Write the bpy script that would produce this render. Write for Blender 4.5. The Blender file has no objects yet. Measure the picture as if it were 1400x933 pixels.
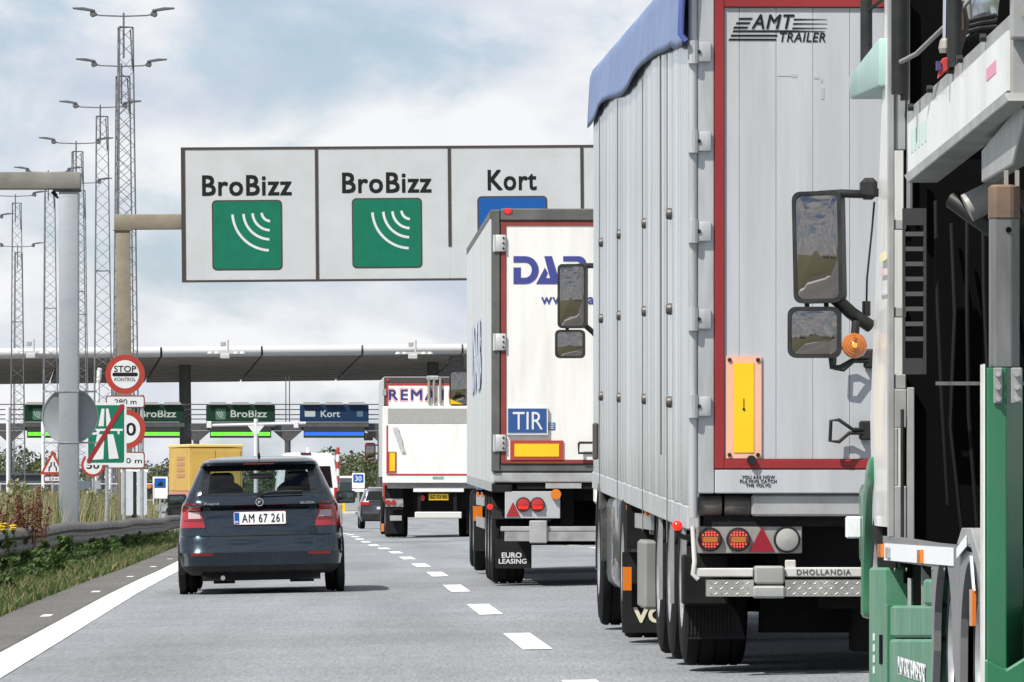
import bpy, bmesh, math, random
import numpy as np
from mathutils import Vector, Matrix
R = math.radians
rng = random.Random(7)
sc = bpy.context.scene
COL = sc.collection

# ------------------------------------------------------------------ camera, sky, sun, exposure
F = 8900.0            # focal length in photo pixels (photo 1400 wide)
HZ = 660.0            # photo row of the true horizon
cd = bpy.data.cameras.new('camera'); cam = bpy.data.objects.new('camera', cd); COL.objects.link(cam)
cd.sensor_width = 36; cd.lens = F/1400*36; cd.shift_y = (HZ-466.5)/1400
cd.clip_start = 0.5; cd.clip_end = 20000
cam.location = (0, 0, 0); cam.rotation_euler = (R(90), 0, 0)
sc.camera = cam
SUN_EL, SUN_AZ = R(52), R(45)      # sun behind the camera, to its left
world = bpy.data.worlds.new('World'); sc.world = world; world.use_nodes = True
wn = world.node_tree; wn.nodes.clear()
def build_sky():
    N, L = wn.nodes, wn.links
    out = N.new('ShaderNodeOutputWorld'); bg = N.new('ShaderNodeBackground')
    sky = N.new('ShaderNodeTexSky'); sky.sky_type = 'NISHITA'; sky.sun_disc = False
    sky.sun_elevation = SUN_EL; sky.sun_rotation = R(180)+SUN_AZ
    sky.air_density = 1.0; sky.dust_density = 0.3; sky.ozone_density = 3.0
    tc = N.new('ShaderNodeTexCoord')
    mp = N.new('ShaderNodeMapping'); mp.inputs['Scale'].default_value = (1, 1, 1.7); mp.inputs['Location'].default_value = (0.52, 0.2, 0.11)
    L.new(tc.outputs['Generated'], mp.inputs['Vector'])
    n1 = N.new('ShaderNodeTexNoise'); n1.inputs['Scale'].default_value = 15; n1.inputs['Detail'].default_value = 7
    n1.inputs['Roughness'].default_value = .56; n1.inputs['Distortion'].default_value = .25
    L.new(mp.outputs[0], n1.inputs['Vector'])
    r1 = N.new('ShaderNodeValToRGB'); r1.color_ramp.elements[0].position = .38; r1.color_ramp.elements[1].position = .52
    r1.color_ramp.interpolation = 'EASE'
    L.new(n1.outputs['Fac'], r1.inputs[0])
    n2 = N.new('ShaderNodeTexNoise'); n2.inputs['Scale'].default_value = 26; n2.inputs['Detail'].default_value = 6
    n2.inputs['Roughness'].default_value = .5
    mp2 = N.new('ShaderNodeMapping'); mp2.inputs['Location'].default_value = (3.1, 1.7, .6); mp2.inputs['Scale'].default_value = (1, 1, 2.0)
    L.new(tc.outputs['Generated'], mp2.inputs['Vector']); L.new(mp2.outputs[0], n2.inputs['Vector'])
    r2 = N.new('ShaderNodeValToRGB'); r2.color_ramp.elements[0].position = .36; r2.color_ramp.elements[1].position = .60
    r2.color_ramp.elements[0].color = (6.7, 7.3, 8.6, 1); r2.color_ramp.elements[1].color = (10.6, 10.6, 10.7, 1)
    L.new(n2.outputs['Fac'], r2.inputs[0])
    # thin high veil that pales the clear sky between the clouds
    veil = N.new('ShaderNodeMix'); veil.data_type = 'RGBA'
    sx = N.new('ShaderNodeSeparateXYZ'); L.new(tc.outputs['Generated'], sx.inputs[0])
    vr = N.new('ShaderNodeMapRange'); vr.inputs['From Min'].default_value = 0; vr.inputs['From Max'].default_value = .45; vr.inputs['To Min'].default_value = .5; vr.inputs['To Max'].default_value = .0
    L.new(sx.outputs['Z'], vr.inputs[0]); L.new(vr.outputs[0], veil.inputs[0])
    veil.inputs['B'].default_value = (5.6, 7.2, 9.9, 1)
    L.new(sky.outputs[0], veil.inputs['A'])
    mx = N.new('ShaderNodeMix'); mx.data_type = 'RGBA'
    fm = N.new('ShaderNodeMath'); fm.operation = 'MULTIPLY'; fm.inputs[1].default_value = .93
    L.new(r1.outputs[0], fm.inputs[0]); L.new(fm.outputs[0], mx.inputs[0])
    L.new(veil.outputs['Result'], mx.inputs['A']); L.new(r2.outputs[0], mx.inputs['B'])
    L.new(mx.outputs['Result'], bg.inputs['Color']); bg.inputs['Strength'].default_value = .07
    L.new(bg.outputs[0], out.inputs['Surface'])
build_sky()
sd = bpy.data.lights.new('sun', 'SUN'); sd.energy = 5.0; sd.angle = R(.55); sd.color = (1, .95, .87)
sun = bpy.data.objects.new('sun', sd); COL.objects.link(sun)
to_sun = Vector((-math.sin(SUN_AZ)*math.cos(SUN_EL), -math.cos(SUN_AZ)*math.cos(SUN_EL), math.sin(SUN_EL)))
sun.rotation_euler = to_sun.to_track_quat('Z', 'Y').to_euler(); sun.location = (-30, -40, 60)
sc.view_settings.view_transform = 'Standard'; sc.view_settings.look = 'None'
sc.view_settings.gamma = 1; sc.view_settings.use_curve_mapping = False
sc.view_settings.exposure = 0.38
sc.render.engine = 'CYCLES'
sc.cycles.max_bounces = 6; sc.cycles.transparent_max_bounces = 12
sc.cycles.caustics_reflective = False; sc.cycles.caustics_refractive = False

# ------------------------------------------------------------------ materials
MATS = {}
def mat(name, col=(.5,.5,.5), rough=.6, metal=0., var=0., vscale=4., bump=0., bscale=60., coat=0., emit=None, estr=0.,
        dirt=None, dirt_amt=0., dscale=2.5, stretch=(1,1,1), alpha=1.0, spec=.5, dlo=.45, dhi=.75):
    if name in MATS: return MATS[name]
    m = bpy.data.materials.new(name); m.use_nodes = True; MATS[name] = m
    nt = m.node_tree; N, L = nt.nodes, nt.links
    b = N['Principled BSDF']
    b.inputs['Roughness'].default_value = rough; b.inputs['Metallic'].default_value = metal
    b.inputs['Coat Weight'].default_value = coat; b.inputs['Coat Roughness'].default_value = .06
    b.inputs['Specular IOR Level'].default_value = spec
    b.inputs['Base Color'].default_value = (*col, 1)
    if emit: b.inputs['Emission Color'].default_value = (*emit, 1); b.inputs['Emission Strength'].default_value = estr
    if var or bump or dirt_amt:
        tc = N.new('ShaderNodeTexCoord'); mp = N.new('ShaderNodeMapping'); mp.inputs['Scale'].default_value = stretch
        L.new(tc.outputs['Object'], mp.inputs['Vector'])
    cur = None
    if var:
        n = N.new('ShaderNodeTexNoise'); n.inputs['Scale'].default_value = vscale; n.inputs['Detail'].default_value = 5
        L.new(mp.outputs[0], n.inputs['Vector'])
        r = N.new('ShaderNodeValToRGB'); r.color_ramp.elements[0].position = .3; r.color_ramp.elements[1].position = .7
        r.color_ramp.elements[0].color = (*[c*(1-var) for c in col], 1); r.color_ramp.elements[1].color = (*[min(1, c*(1+var)) for c in col], 1)
        L.new(n.outputs['Fac'], r.inputs[0]); cur = r.outputs[0]
        rr = N.new('ShaderNodeMapRange'); rr.inputs['To Min'].default_value = max(.02, rough*(1-var*.6)); rr.inputs['To Max'].default_value = min(1, rough*(1+var*.6))
        L.new(n.outputs['Fac'], rr.inputs[0]); L.new(rr.outputs[0], b.inputs['Roughness'])
    if dirt_amt:
        n = N.new('ShaderNodeTexNoise'); n.inputs['Scale'].default_value = dscale; n.inputs['Detail'].default_value = 9; n.inputs['Roughness'].default_value = .65
        L.new(mp.outputs[0], n.inputs['Vector'])
        r = N.new('ShaderNodeMapRange'); r.inputs['From Min'].default_value = dlo; r.inputs['From Max'].default_value = dhi
        r.inputs['To Max'].default_value = dirt_amt
        L.new(n.outputs['Fac'], r.inputs[0])
        mx = N.new('ShaderNodeMix'); mx.data_type = 'RGBA'; mx.inputs['B'].default_value = (*(dirt or (.12,.10,.08)), 1)
        if cur: L.new(cur, mx.inputs['A'])
        else: mx.inputs['A'].default_value = (*col, 1)
        L.new(r.outputs[0], mx.inputs[0]); cur = mx.outputs['Result']
    if cur: L.new(cur, b.inputs['Base Color'])
    if bump:
        n = N.new('ShaderNodeTexNoise'); n.inputs['Scale'].default_value = bscale; n.inputs['Detail'].default_value = 4
        L.new(mp.outputs[0], n.inputs['Vector'])
        bp = N.new('ShaderNodeBump'); bp.inputs['Strength'].default_value = bump; bp.inputs['Distance'].default_value = .02
        L.new(n.outputs['Fac'], bp.inputs['Height']); L.new(bp.outputs[0], b.inputs['Normal'])
    return m
def glass_mat(name, tint=(.35,.42,.42), rough=.02):
    m = bpy.data.materials.new(name); m.use_nodes = True; nt = m.node_tree; N, L = nt.nodes, nt.links; N.clear()
    o = N.new('ShaderNodeOutputMaterial'); t = N.new('ShaderNodeBsdfTransparent'); t.inputs[0].default_value = (*tint, 1)
    g = N.new('ShaderNodeBsdfGlossy'); g.inputs['Roughness'].default_value = rough; lw = N.new('ShaderNodeLayerWeight'); lw.inputs[0].default_value = .5
    pw = N.new('ShaderNodeMath'); pw.operation = 'POWER'; pw.inputs[1].default_value = 5; L.new(lw.outputs['Facing'], pw.inputs[0]); fr = N.new('ShaderNodeMath'); fr.operation = 'MULTIPLY_ADD'; fr.inputs[1].default_value = .95; fr.inputs[2].default_value = .04; L.new(pw.outputs[0], fr.inputs[0])
    mx = N.new('ShaderNodeMixShader'); L.new(fr.outputs[0], mx.inputs[0]); L.new(t.outputs[0], mx.inputs[1]); L.new(g.outputs[0], mx.inputs[2])
    L.new(mx.outputs[0], o.inputs[0]); MATS[name] = m; return m
ASPHALT_COL = (.165,.170,.175)
def road_mat(name, base, speck=.35):
    m = bpy.data.materials.new(name); m.use_nodes = True; nt = m.node_tree; N, L = nt.nodes, nt.links; b = N['Principled BSDF']
    tc = N.new('ShaderNodeTexCoord')
    n1 = N.new('ShaderNodeTexNoise'); n1.inputs['Scale'].default_value = 55; n1.inputs['Detail'].default_value = 3; n1.inputs['Roughness'].default_value = .7
    n2 = N.new('ShaderNodeTexNoise'); n2.inputs['Scale'].default_value = .5; n2.inputs['Detail'].default_value = 5
    mp = N.new('ShaderNodeMapping'); mp.inputs['Scale'].default_value = (1, .06, 1); mp.inputs['Rotation'].default_value = (0, 0, .03)
    n3 = N.new('ShaderNodeTexNoise'); n3.inputs['Scale'].default_value = 1.6; n3.inputs['Detail'].default_value = 5
    vo = N.new('ShaderNodeTexVoronoi'); vo.inputs['Scale'].default_value = 95
    L.new(tc.outputs['Object'], n1.inputs['Vector']); L.new(tc.outputs['Object'], n2.inputs['Vector']); L.new(tc.outputs['Object'], vo.inputs['Vector'])
    L.new(tc.outputs['Object'], mp.inputs[0]); L.new(mp.outputs[0], n3.inputs['Vector'])
    def mr(s, a, c, lo, hi):
        r = N.new('ShaderNodeMapRange'); r.inputs['From Min'].default_value = a; r.inputs['From Max'].default_value = c
        r.inputs['To Min'].default_value = lo; r.inputs['To Max'].default_value = hi; L.new(s, r.inputs[0]); return r.outputs[0]
    def mul(a, c):
        q = N.new('ShaderNodeMath'); q.operation = 'MULTIPLY'; L.new(a, q.inputs[0]); L.new(c, q.inputs[1]); return q.outputs[0]
    mp4 = N.new('ShaderNodeMapping'); mp4.inputs['Scale'].default_value = (46, 1.5, 1); n4 = N.new('ShaderNodeTexNoise'); n4.inputs['Scale'].default_value = 1; n4.inputs['Detail'].default_value = 6; n4.inputs['Roughness'].default_value = .8
    L.new(tc.outputs['Object'], mp4.inputs[0]); L.new(mp4.outputs[0], n4.inputs['Vector'])
    v = mul(mr(n4.outputs['Fac'], .25, .75, .62, 1.38), mul(mul(mr(n1.outputs['Fac'], .3, .7, 1-speck, 1+speck), mr(n2.outputs['Fac'], .3, .7, .90, 1.10)), mul(mr(n3.outputs['Fac'], .3, .7, .90, 1.09), mr(vo.outputs['Color'], 0, 1, .72, 1.3))))
    at_ = N.new('ShaderNodeAttribute'); at_.attribute_name = 'lat'      # wear: darker wheel tracks and oily lane middles, paler between
    wv = N.new('ShaderNodeMath'); wv.operation = 'MULTIPLY'; wv.inputs[1].default_value = 2*math.pi/1.8; L.new(at_.outputs['Fac'], wv.inputs[0])
    co = N.new('ShaderNodeMath'); co.operation = 'COSINE'; L.new(wv.outputs[0], co.inputs[0])
    mp5 = N.new('ShaderNodeMapping'); mp5.inputs['Scale'].default_value = (.8, .05, 1); n5 = N.new('ShaderNodeTexNoise'); n5.inputs['Scale'].default_value = 1; n5.inputs['Detail'].default_value = 7; n5.inputs['Roughness'].default_value = .6
    L.new(tc.outputs['Object'], mp5.inputs[0]); L.new(mp5.outputs[0], n5.inputs['Vector'])
    v = mul(v, mul(mr(co.outputs[0], -1, 1, .93, 1.05), mr(n5.outputs['Fac'], .35, .75, 1.08, .86)))
    vm = N.new('ShaderNodeVectorMath'); vm.operation = 'SCALE'; vm.inputs[0].default_value = base; L.new(v, vm.inputs['Scale'])
    L.new(vm.outputs[0], b.inputs['Base Color']); b.inputs['Roughness'].default_value = .85
    bp = N.new('ShaderNodeBump'); bp.inputs['Strength'].default_value = .5; bp.inputs['Distance'].default_value = .006
    L.new(vo.outputs['Distance'], bp.inputs['Height']); L.new(bp.outputs[0], b.inputs['Normal'])
    MATS[name] = m; return m

# ------------------------------------------------------------------ mesh builder
def tag(o, label=None, cat=None, group=None, kind=None):
    if label: o['label'] = label
    if cat: o['category'] = cat
    if group: o['group'] = group
    if kind: o['kind'] = kind
    return o
def thing(name, label, cat, loc=(0,0,0), rz=0, group=None):
    o = bpy.data.objects.new(name, None); COL.objects.link(o); o.empty_display_size = .2
    o.location = loc; o.rotation_euler = (0, 0, rz)
    return tag(o, label, cat, group)
class MB:
    def __init__(s, M=None): s.v = []; s.f = []; s.mi = []; s.M = M; s.cm = 0
    def add(s, vs, fs):
        b = len(s.v)
        if s.M is not None: vs = [tuple(s.M @ Vector(p)) for p in vs]
        s.v += [tuple(p) for p in vs]
        for f in fs: s.f.append(tuple(i+b for i in f)); s.mi.append(s.cm)
        return s
    def box(s, x0, x1, y0, y1, z0, z1):
        return s.add([(x0,y0,z0),(x1,y0,z0),(x1,y1,z0),(x0,y1,z0),(x0,y0,z1),(x1,y0,z1),(x1,y1,z1),(x0,y1,z1)],
              [(0,3,2,1),(4,5,6,7),(0,1,5,4),(1,2,6,5),(2,3,7,6),(3,0,4,7)])
    def cyl(s, p0, p1, r, n=12, r1=None, cap=True):
        p0, p1 = Vector(p0), Vector(p1); a = (p1-p0).normalized()
        u = a.orthogonal().normalized(); w = a.cross(u); r1 = r if r1 is None else r1
        vs = [p0+(u*math.cos(t)+w*math.sin(t))*r for t in [2*math.pi*i/n for i in range(n)]]
        vs += [p1+(u*math.cos(t)+w*math.sin(t))*r1 for t in [2*math.pi*i/n for i in range(n)]]
        fs = [(i,(i+1)%n,n+(i+1)%n,n+i) for i in range(n)]
        if cap: fs += [tuple(range(n-1,-1,-1)), tuple(range(n,2*n))]
        return s.add(vs, fs)
    def tube(s, pts, r, n=8):
        pts = [Vector(p) for p in pts]; rings = []; u = None
        for i, p in enumerate(pts):
            a = (pts[min(i+1,len(pts)-1)]-pts[max(i-1,0)]).normalized()
            u = a.orthogonal().normalized() if u is None else (u-a*u.dot(a)).normalized()
            w = a.cross(u); rings.append([p+(u*math.cos(2*math.pi*k/n)+w*math.sin(2*math.pi*k/n))*r for k in range(n)])
        vs = [q for r_ in rings for q in r_]; fs = []
        for i in range(len(pts)-1):
            for k in range(n): fs.append((i*n+k, i*n+(k+1)%n, (i+1)*n+(k+1)%n, (i+1)*n+k))
        fs += [tuple(range(n-1,-1,-1)), tuple(range((len(pts)-1)*n, len(pts)*n))]
        return s.add(vs, fs)
    def prism(s, poly, axis, a, b):
        """poly of 2D points; axis 'y': (x,z) extruded y a..b; 'x': (y,z) extruded x; 'z': (x,y) extruded z"""
        def P(p, t): return {'y': (p[0], t, p[1]), 'x': (t, p[0], p[1]), 'z': (p[0], p[1], t)}[axis]
        n = len(poly); vs = [P(p, a) for p in poly]+[P(p, b) for p in poly]
        return s.add(vs, [tuple(range(n)), tuple(range(2*n-1, n-1, -1))]+[(i, n+i, n+(i+1)%n, (i+1)%n) for i in range(n)])
    def lathe(s, prof, c, axis='x', n=28, closed=False):
        """prof [(t, r)] around axis through c"""
        vs = []; m = len(prof)
        for i in range(n):
            ca, sa = math.cos(2*math.pi*i/n), math.sin(2*math.pi*i/n)
            for t, r in prof:
                vs.append({'x': (c[0]+t, c[1]+r*ca, c[2]+r*sa), 'y': (c[0]+r*ca, c[1]+t, c[2]+r*sa), 'z': (c[0]+r*ca, c[1]+r*sa, c[2]+t)}[axis])
        fs = []
        for i in range(n):
            for j in range(m-1 if not closed else m):
                fs.append((i*m+j, ((i+1)%n)*m+j, ((i+1)%n)*m+(j+1)%m, i*m+(j+1)%m))
        return s.add(vs, fs)
    def grid(s, rows):
        n = len(rows[0]); vs = [p for r in rows for p in r]
        return s.add(vs, [(i*n+j, i*n+j+1, (i+1)*n+j+1, (i+1)*n+j) for i in range(len(rows)-1) for j in range(n-1)])
    def build(s, name, m, parent=None, bevel=0, seg=1, smooth=None, kind=None, label=None, bevel_angle=35):
        me = bpy.data.meshes.new(name); me.from_pydata(s.v, [], s.f)
        for mm in (m if isinstance(m, (list, tuple)) else [m]): me.materials.append(mm)
        if any(s.mi): me.polygons.foreach_set('material_index', s.mi)
        bm = bmesh.new(); bm.from_mesh(me)
        bmesh.ops.recalc_face_normals(bm, faces=bm.faces)
        if bevel:
            es = [e for e in bm.edges if len(e.link_faces) == 2 and e.calc_face_angle(0) > R(bevel_angle)]
            bmesh.ops.bevel(bm, geom=es, offset=bevel, segments=seg, profile=.5, affect='EDGES', clamp_overlap=True)
        bm.to_mesh(me); bm.free()
        if smooth is None and bevel and seg > 1: smooth = 40
        if smooth:
            me.polygons.foreach_set('use_smooth', [True]*len(me.polygons)); me.set_sharp_from_angle(angle=R(smooth))
        o = bpy.data.objects.new(name, me); COL.objects.link(o); o.parent = parent
        if kind: o['kind'] = kind
        if label: o['label'] = label
        return o
def circle(cx, cz, r, n=32, a0=0, a1=360): return [(cx+r*math.cos(R(a0+(a1-a0)*i/n)), cz+r*math.sin(R(a0+(a1-a0)*i/n))) for i in range(n+(0 if a1-a0 == 360 else 1))]
def rrect(x0, x1, z0, z1, r, n=4):
    pts = []
    for cx, cz, a in ((x1-r,z1-r,0),(x0+r,z1-r,90),(x0+r,z0+r,180),(x1-r,z0+r,270)):
        pts += [(cx+r*math.cos(R(a+90*i/n)), cz+r*math.sin(R(a+90*i/n))) for i in range(n+1)]
    return pts
def ring_poly(mb, cx, cz, ro, ri, y0, y1, n=40):
    vs = []
    for i in range(n):
        c_, s_ = math.cos(2*math.pi*i/n), math.sin(2*math.pi*i/n)
        vs += [(cx+ro*c_, y0, cz+ro*s_), (cx+ri*c_, y0, cz+ri*s_), (cx+ro*c_, y1, cz+ro*s_), (cx+ri*c_, y1, cz+ri*s_)]
    fs = []
    for i in range(n):
        a, b = 4*i, 4*((i+1) % n)
        fs += [(a, b, b+1, a+1), (a, a+2, b+2, b), (a+1, b+1, b+3, a+3), (a+2, a+3, b+3, b+2)]
    return mb.add(vs, fs)
def text(parent, s, m, x, y, z, h=None, w=None, bold=0., shear=0., face='rear', thick=.0015, name='lettering', align='c', spacing=1.0, label=None):
    """flat lettering. x,z centre (align c) or left end (l); face 'rear' looks to -Y, 'left' looks to -X (x is then the plane, y the start)"""
    cu = bpy.data.curves.new('t', 'FONT'); cu.body = s; cu.shear = shear; cu.space_character = spacing; cu.resolution_u = 3
    cu.extrude = .001
    o = bpy.data.objects.new('t', cu); me = bpy.data.meshes.new_from_object(o)
    bpy.data.objects.remove(o); bpy.data.curves.remove(cu)
    n = len(me.vertices); a = np.empty(n*3); me.vertices.foreach_get('co', a); a = a.reshape(n, 3)
    lo, hi = a.min(0), a.max(0); ext = hi-lo
    su = sv = (h/ext[1]) if h else w/ext[0]
    if h and w: su = w/ext[0]; sv = h/ext[1]
    u = (a[:,0]-(lo[0]+hi[0])/2 if align == 'c' else a[:,0]-lo[0])*su; v = (a[:,1]-(lo[1]+hi[1])/2)*sv
    t = np.where(a[:,2] > 0, -thick, thick)
    def place(u, v, t): return np.stack([x+u, y+t, z+v], 1) if face == 'rear' else np.stack([x+t, y-u, z+v], 1)
    if bold:      # heavier strokes: the same outline repeated a hair apart, each copy 0.1 mm behind the last
        P0 = [tuple(p.vertices) for p in me.polygons]; V_ = []; F_ = []
        for k, (ou, ov) in enumerate(((0,0),(1,1),(-1,1),(1,-1),(-1,-1))): V_ += place(u+ou*bold*su, v+ov*bold*sv, t+k*.0001).tolist(); F_ += [tuple(i+k*n for i in f) for f in P0]
        bpy.data.meshes.remove(me); me = bpy.data.meshes.new(name); me.from_pydata(V_, [], F_)
    else: me.vertices.foreach_set('co', place(u, v, t).ravel())
    me.materials.clear(); me.materials.append(m)
    me.polygons.foreach_set('material_index', [0]*len(me.polygons)); me.update()
    me.name = name; q = bpy.data.objects.new(name, me); COL.objects.link(q); q.parent = parent
    if label: q['label'] = label
    return q
def copy_tree(o, parent=None):
    c = o.copy(); COL.objects.link(c); c.parent = parent
    for ch in list(o.children): copy_tree(ch, c)
    return c
def P(px, py, d): return Vector(((px-700)*d/F, d, (HZ-py)*d/F))

# ------------------------------------------------------------------ road alignment (measured): lane line between car and lorries
LD = [-300, 0, 46, 57.5, 69, 80.5, 92, 103.5, 115, 126.5, 138, 149.5, 161, 172.5, 184, 262, 445, 900]
LX = [10.5, 1.48, .103, -.245, -.593, -.924, -1.285, -1.663, -2.054, -2.487, -2.93, -3.36, -3.77, -4.15, -4.57, -7.6, -16, -39]
LZ = [-1.12, -1.12, -1.122, -1.122, -1.122, -1.134, -1.172, -1.204, -1.237, -1.285, -1.333, -1.369, -1.402, -1.44, -1.475, -1.86, -2.1, -2.3]
def lx(d): return float(np.interp(d, LD, LX))
def lz(d): return float(np.interp(d, LD, LZ))
def gz(d, lat=0):
    k = max(0., min(1., (260-d)/80)); return lz(d)+.02*k*max(-4.6, min(8.5, lat))
def ground(d, lat): return Vector((lx(d)+lat, d, gz(d, lat)))
# ------------------------------------------------------------------ shared materials
GALV = mat('galvanised_steel', (.42,.44,.46), .45, .55, var=.18, vscale=9, dirt=(.2,.19,.17), dirt_amt=.35, dscale=6)
GALVD = mat('weathered_steel', (.30,.29,.27), .6, .2, var=.25, vscale=5, dirt=(.16,.13,.10), dirt_amt=.6, dscale=5)
WHITE = mat('white_paint', (.80,.80,.79), .35, dirt=(.45,.43,.38), dirt_amt=.35, dscale=1.6)
BLACK = mat('black_rubber', (.008,.008,.009), .75, spec=.2, var=.3, vscale=20)
TYRE = mat('tyre_rubber', (.008,.008,.009), .9, spec=.15, var=.35, vscale=12, dirt=(.022,.021,.020), dirt_amt=.5, dscale=5)
DARK = mat('dark_plastic', (.014,.015,.016), .5, spec=.35, var=.3, vscale=8, dirt=(.05,.047,.042), dirt_amt=.4, dscale=4)
INK = mat('black_print', (.012,.012,.014), .6, spec=.2)
RED = mat('red_paint', (.42,.035,.03), .45, var=.12, vscale=6)
SIGNW = mat('sign_white', (.62,.64,.67), .45, var=.05, vscale=2, dirt=(.42,.42,.42), dirt_amt=.3, dscale=2.2)
SIGNG = mat('sign_green', (.003,.145,.085), .5, spec=.3, var=.08, vscale=4)
SIGNR = mat('sign_red', (.34,.035,.022), .45, var=.08)
SIGNB = mat('sign_blue', (.006,.085,.34), .5, spec=.3)
LAMPR = mat('red_lamp', (.36,.012,.012), .2, coat=.6, emit=(1,.05,.02), estr=.02)
LAMPRON = mat('red_lamp_lit', (.5,.012,.008), .2, emit=(1,.025,.012), estr=.7)
LAMPO = mat('orange_lamp', (.62,.17,.012), .25, coat=.6)
YELLOW = mat('yellow_reflective', (.80,.50,.01), .4, var=.06)
MIRROR = mat('mirror_glass', (.27,.25,.235), .015, 1.0)
CHROME = mat('chrome', (.75,.75,.76), .12, 1.0)
ALU = mat('aluminium', (.66,.68,.70), .32, .85, var=.14, vscale=3, stretch=(1,1,.25), dirt=(.40,.38,.35), dirt_amt=.4, dscale=2.2)
LINE = mat('road_paint', (.74,.74,.72), .6, var=.05, vscale=6, dirt=(.30,.30,.30), dirt_amt=.75, dscale=9, stretch=(1,.10,1), dlo=.52, dhi=.68)

# ------------------------------------------------------------------ ground, road, markings
DS = list(np.linspace(-260, 44, 20))+list(np.linspace(46, 200, 90))+list(np.linspace(203, 460, 60))+[500, 560, 640, 760, 900]
def strip(name, lat0, lat1, dlist, dz, m, n=2, parent=None, kind='structure', fn=None):
    mb = MB(); rows = []
    for d in dlist:
        a, b = (lat0(d) if callable(lat0) else lat0), (lat1(d) if callable(lat1) else lat1)
        rows.append([tuple(ground(d, a+(b-a)*j/(n-1))+Vector((0,0,dz))) for j in range(n)])
    mb.grid(rows); return mb.build(name, m, parent, kind=kind)
gm = mat('verge_soil', (.085,.095,.035), .95, var=.45, vscale=1.3, dirt=(.14,.12,.06), dirt_amt=.6, dscale=.5, bump=.5, bscale=8)
mb = MB(); rows = []
lats = [-6000,-2500,-900,-300,-120,-50,-25,-14,-9,-7,-5.4,-4.75,-4.3,0,8.3,9.5,13,20,40,80,200,600,2000,6000]
for d in [-3000,-900]+DS+[1100,1500,2500,5000,9000]:
    row = []
    for l in lats:
        p = ground(max(-260, min(900, d)), l); p.y = d
        if abs(l) > 300: p.x = l
        drop = -.12 if -4.5 < l < 8.4 else 0
        if d > 190 and -40 < l < 45: drop = -.12
        if l < -7 : drop += .10*min(1, (-7-l)/2)
        row.append((p.x, d, p.z+drop-.01))
    rows.append(row)
mb.grid(rows); mb.build('ground', gm, kind='structure', smooth=60)
def left_edge(d): return -4.5 if d < 200 else -4.5-(d-200)*.22 if d < 300 else -26.5
def right_edge(d): return 8.6 if d < 190 else 8.6+(d-190)*.3 if d < 300 else 41.6
road = strip('road', left_edge, right_edge, DS, 0, road_mat('asphalt', (.196,.208,.224)), n=9)
la = road.data.attributes.new('lat', 'FLOAT', 'POINT'); la.data.foreach_set('value', [v.co.x-lx(v.co.y) for v in road.data.vertices])
def lane_mark(name, d0, d1, l0, l1, k=6, dz=.005):
    mb = MB(); mb.grid([[tuple(ground(d0+(d1-d0)*i/k, l)+Vector((0,0,dz))) for l in (l0, l1)] for i in range(k+1)])
    o = mb.build(name, LINE, road); return o
EL = -3.55
lane_mark('edge_line', 10, 230, EL-.15, EL+.15, 110)
lane_mark('edge_line', 10, 230, 7.1, 7.3, 110)
for i in range(-2, 14):
    d = 46+11.5*i; lane_mark('lane_dash', d-2.35, d+2.35, -.10, .10)
    if i > -1: lane_mark('lane_dash', d-2.35, d+2.35, 3.5, 3.7)
# worn dark shoulder beside the edge line
strip('road_shoulder', -4.48, -3.72, DS[:100], .004, road_mat('worn_asphalt', (.10,.097,.092), .5), n=3)
for i in range(7):
    mb = MB(); d = 45+13.0*i
    mb.grid([[tuple(ground(d+e, l)+Vector((0,0,.007))) for l in (-3.95, -3.86)] for e in (0, .9)]); mb.build('paint_tick', LINE, road)

# ------------------------------------------------------------------ grass and weeds
def blades(name, label, m_list, area_fn, n, hmin, hmax, wid, seed, lean=.35, kind='stuff', seg=2):
    r = np.random.RandomState(seed); V = []; Fc = []; MI = []
    for i in range(n):
        p, hs = area_fn(r)
        h = hs*r.uniform(hmin, hmax); a = r.uniform(0, 6.283); w = wid*r.uniform(.6, 1.4)
        la = r.uniform(0, 6.283); lm = h*lean*r.uniform(.1, 1)
        dx, dy = math.cos(a)*w, math.sin(a)*w; b = len(V); ox, oy = math.cos(la)*lm, math.sin(la)*lm
        V += [(p[0]-dx, p[1]-dy, p[2]), (p[0]+dx, p[1]+dy, p[2]), (p[0]+ox*.35+dx*.7, p[1]+oy*.35+dy*.7, p[2]+h*.6), (p[0]+ox*.35-dx*.7, p[1]+oy*.35-dy*.7, p[2]+h*.6), (p[0]+ox, p[1]+oy, p[2]+h)]
        Fc += [(b, b+1, b+2, b+3), (b+3, b+2, b+4)]; k = r.randint(len(m_list)); MI += [k, k]
    me = bpy.data.meshes.new(name); me.from_pydata(V, [], Fc)
    for m in m_list: me.materials.append(m)
    me.polygons.foreach_set('material_index', MI)
    o = bpy.data.objects.new(name, me); COL.objects.link(o); tag(o, label, 'grass', kind=kind); return o
def leafmat(name, col, trans=.35):
    m = mat(name, col, .6, var=.3, vscale=3); nt = m.node_tree; N, L = nt.nodes, nt.links
    b = N['Principled BSDF']; t = N.new('ShaderNodeBsdfTranslucent'); t.inputs[0].default_value = (*[min(1, c*1.4) for c in col], 1)
    mx = N.new('ShaderNodeMixShader'); mx.inputs[0].default_value = trans
    o = N['Material Output']; L.new(b.outputs[0], mx.inputs[1]); L.new(t.outputs[0], mx.inputs[2]); L.new(mx.outputs[0], o.inputs[0]); return m
G1 = leafmat('grass_green', (.065,.115,.022)); G2 = leafmat('grass_deep', (.035,.07,.015)); G3 = leafmat('grass_olive', (.12,.125,.04))
DRY = leafmat('grass_dry', (.30,.25,.13)); DRY2 = leafmat('grass_straw', (.36,.33,.20)); RUST = leafmat('dock_seed', (.14,.055,.028), .15)
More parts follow.
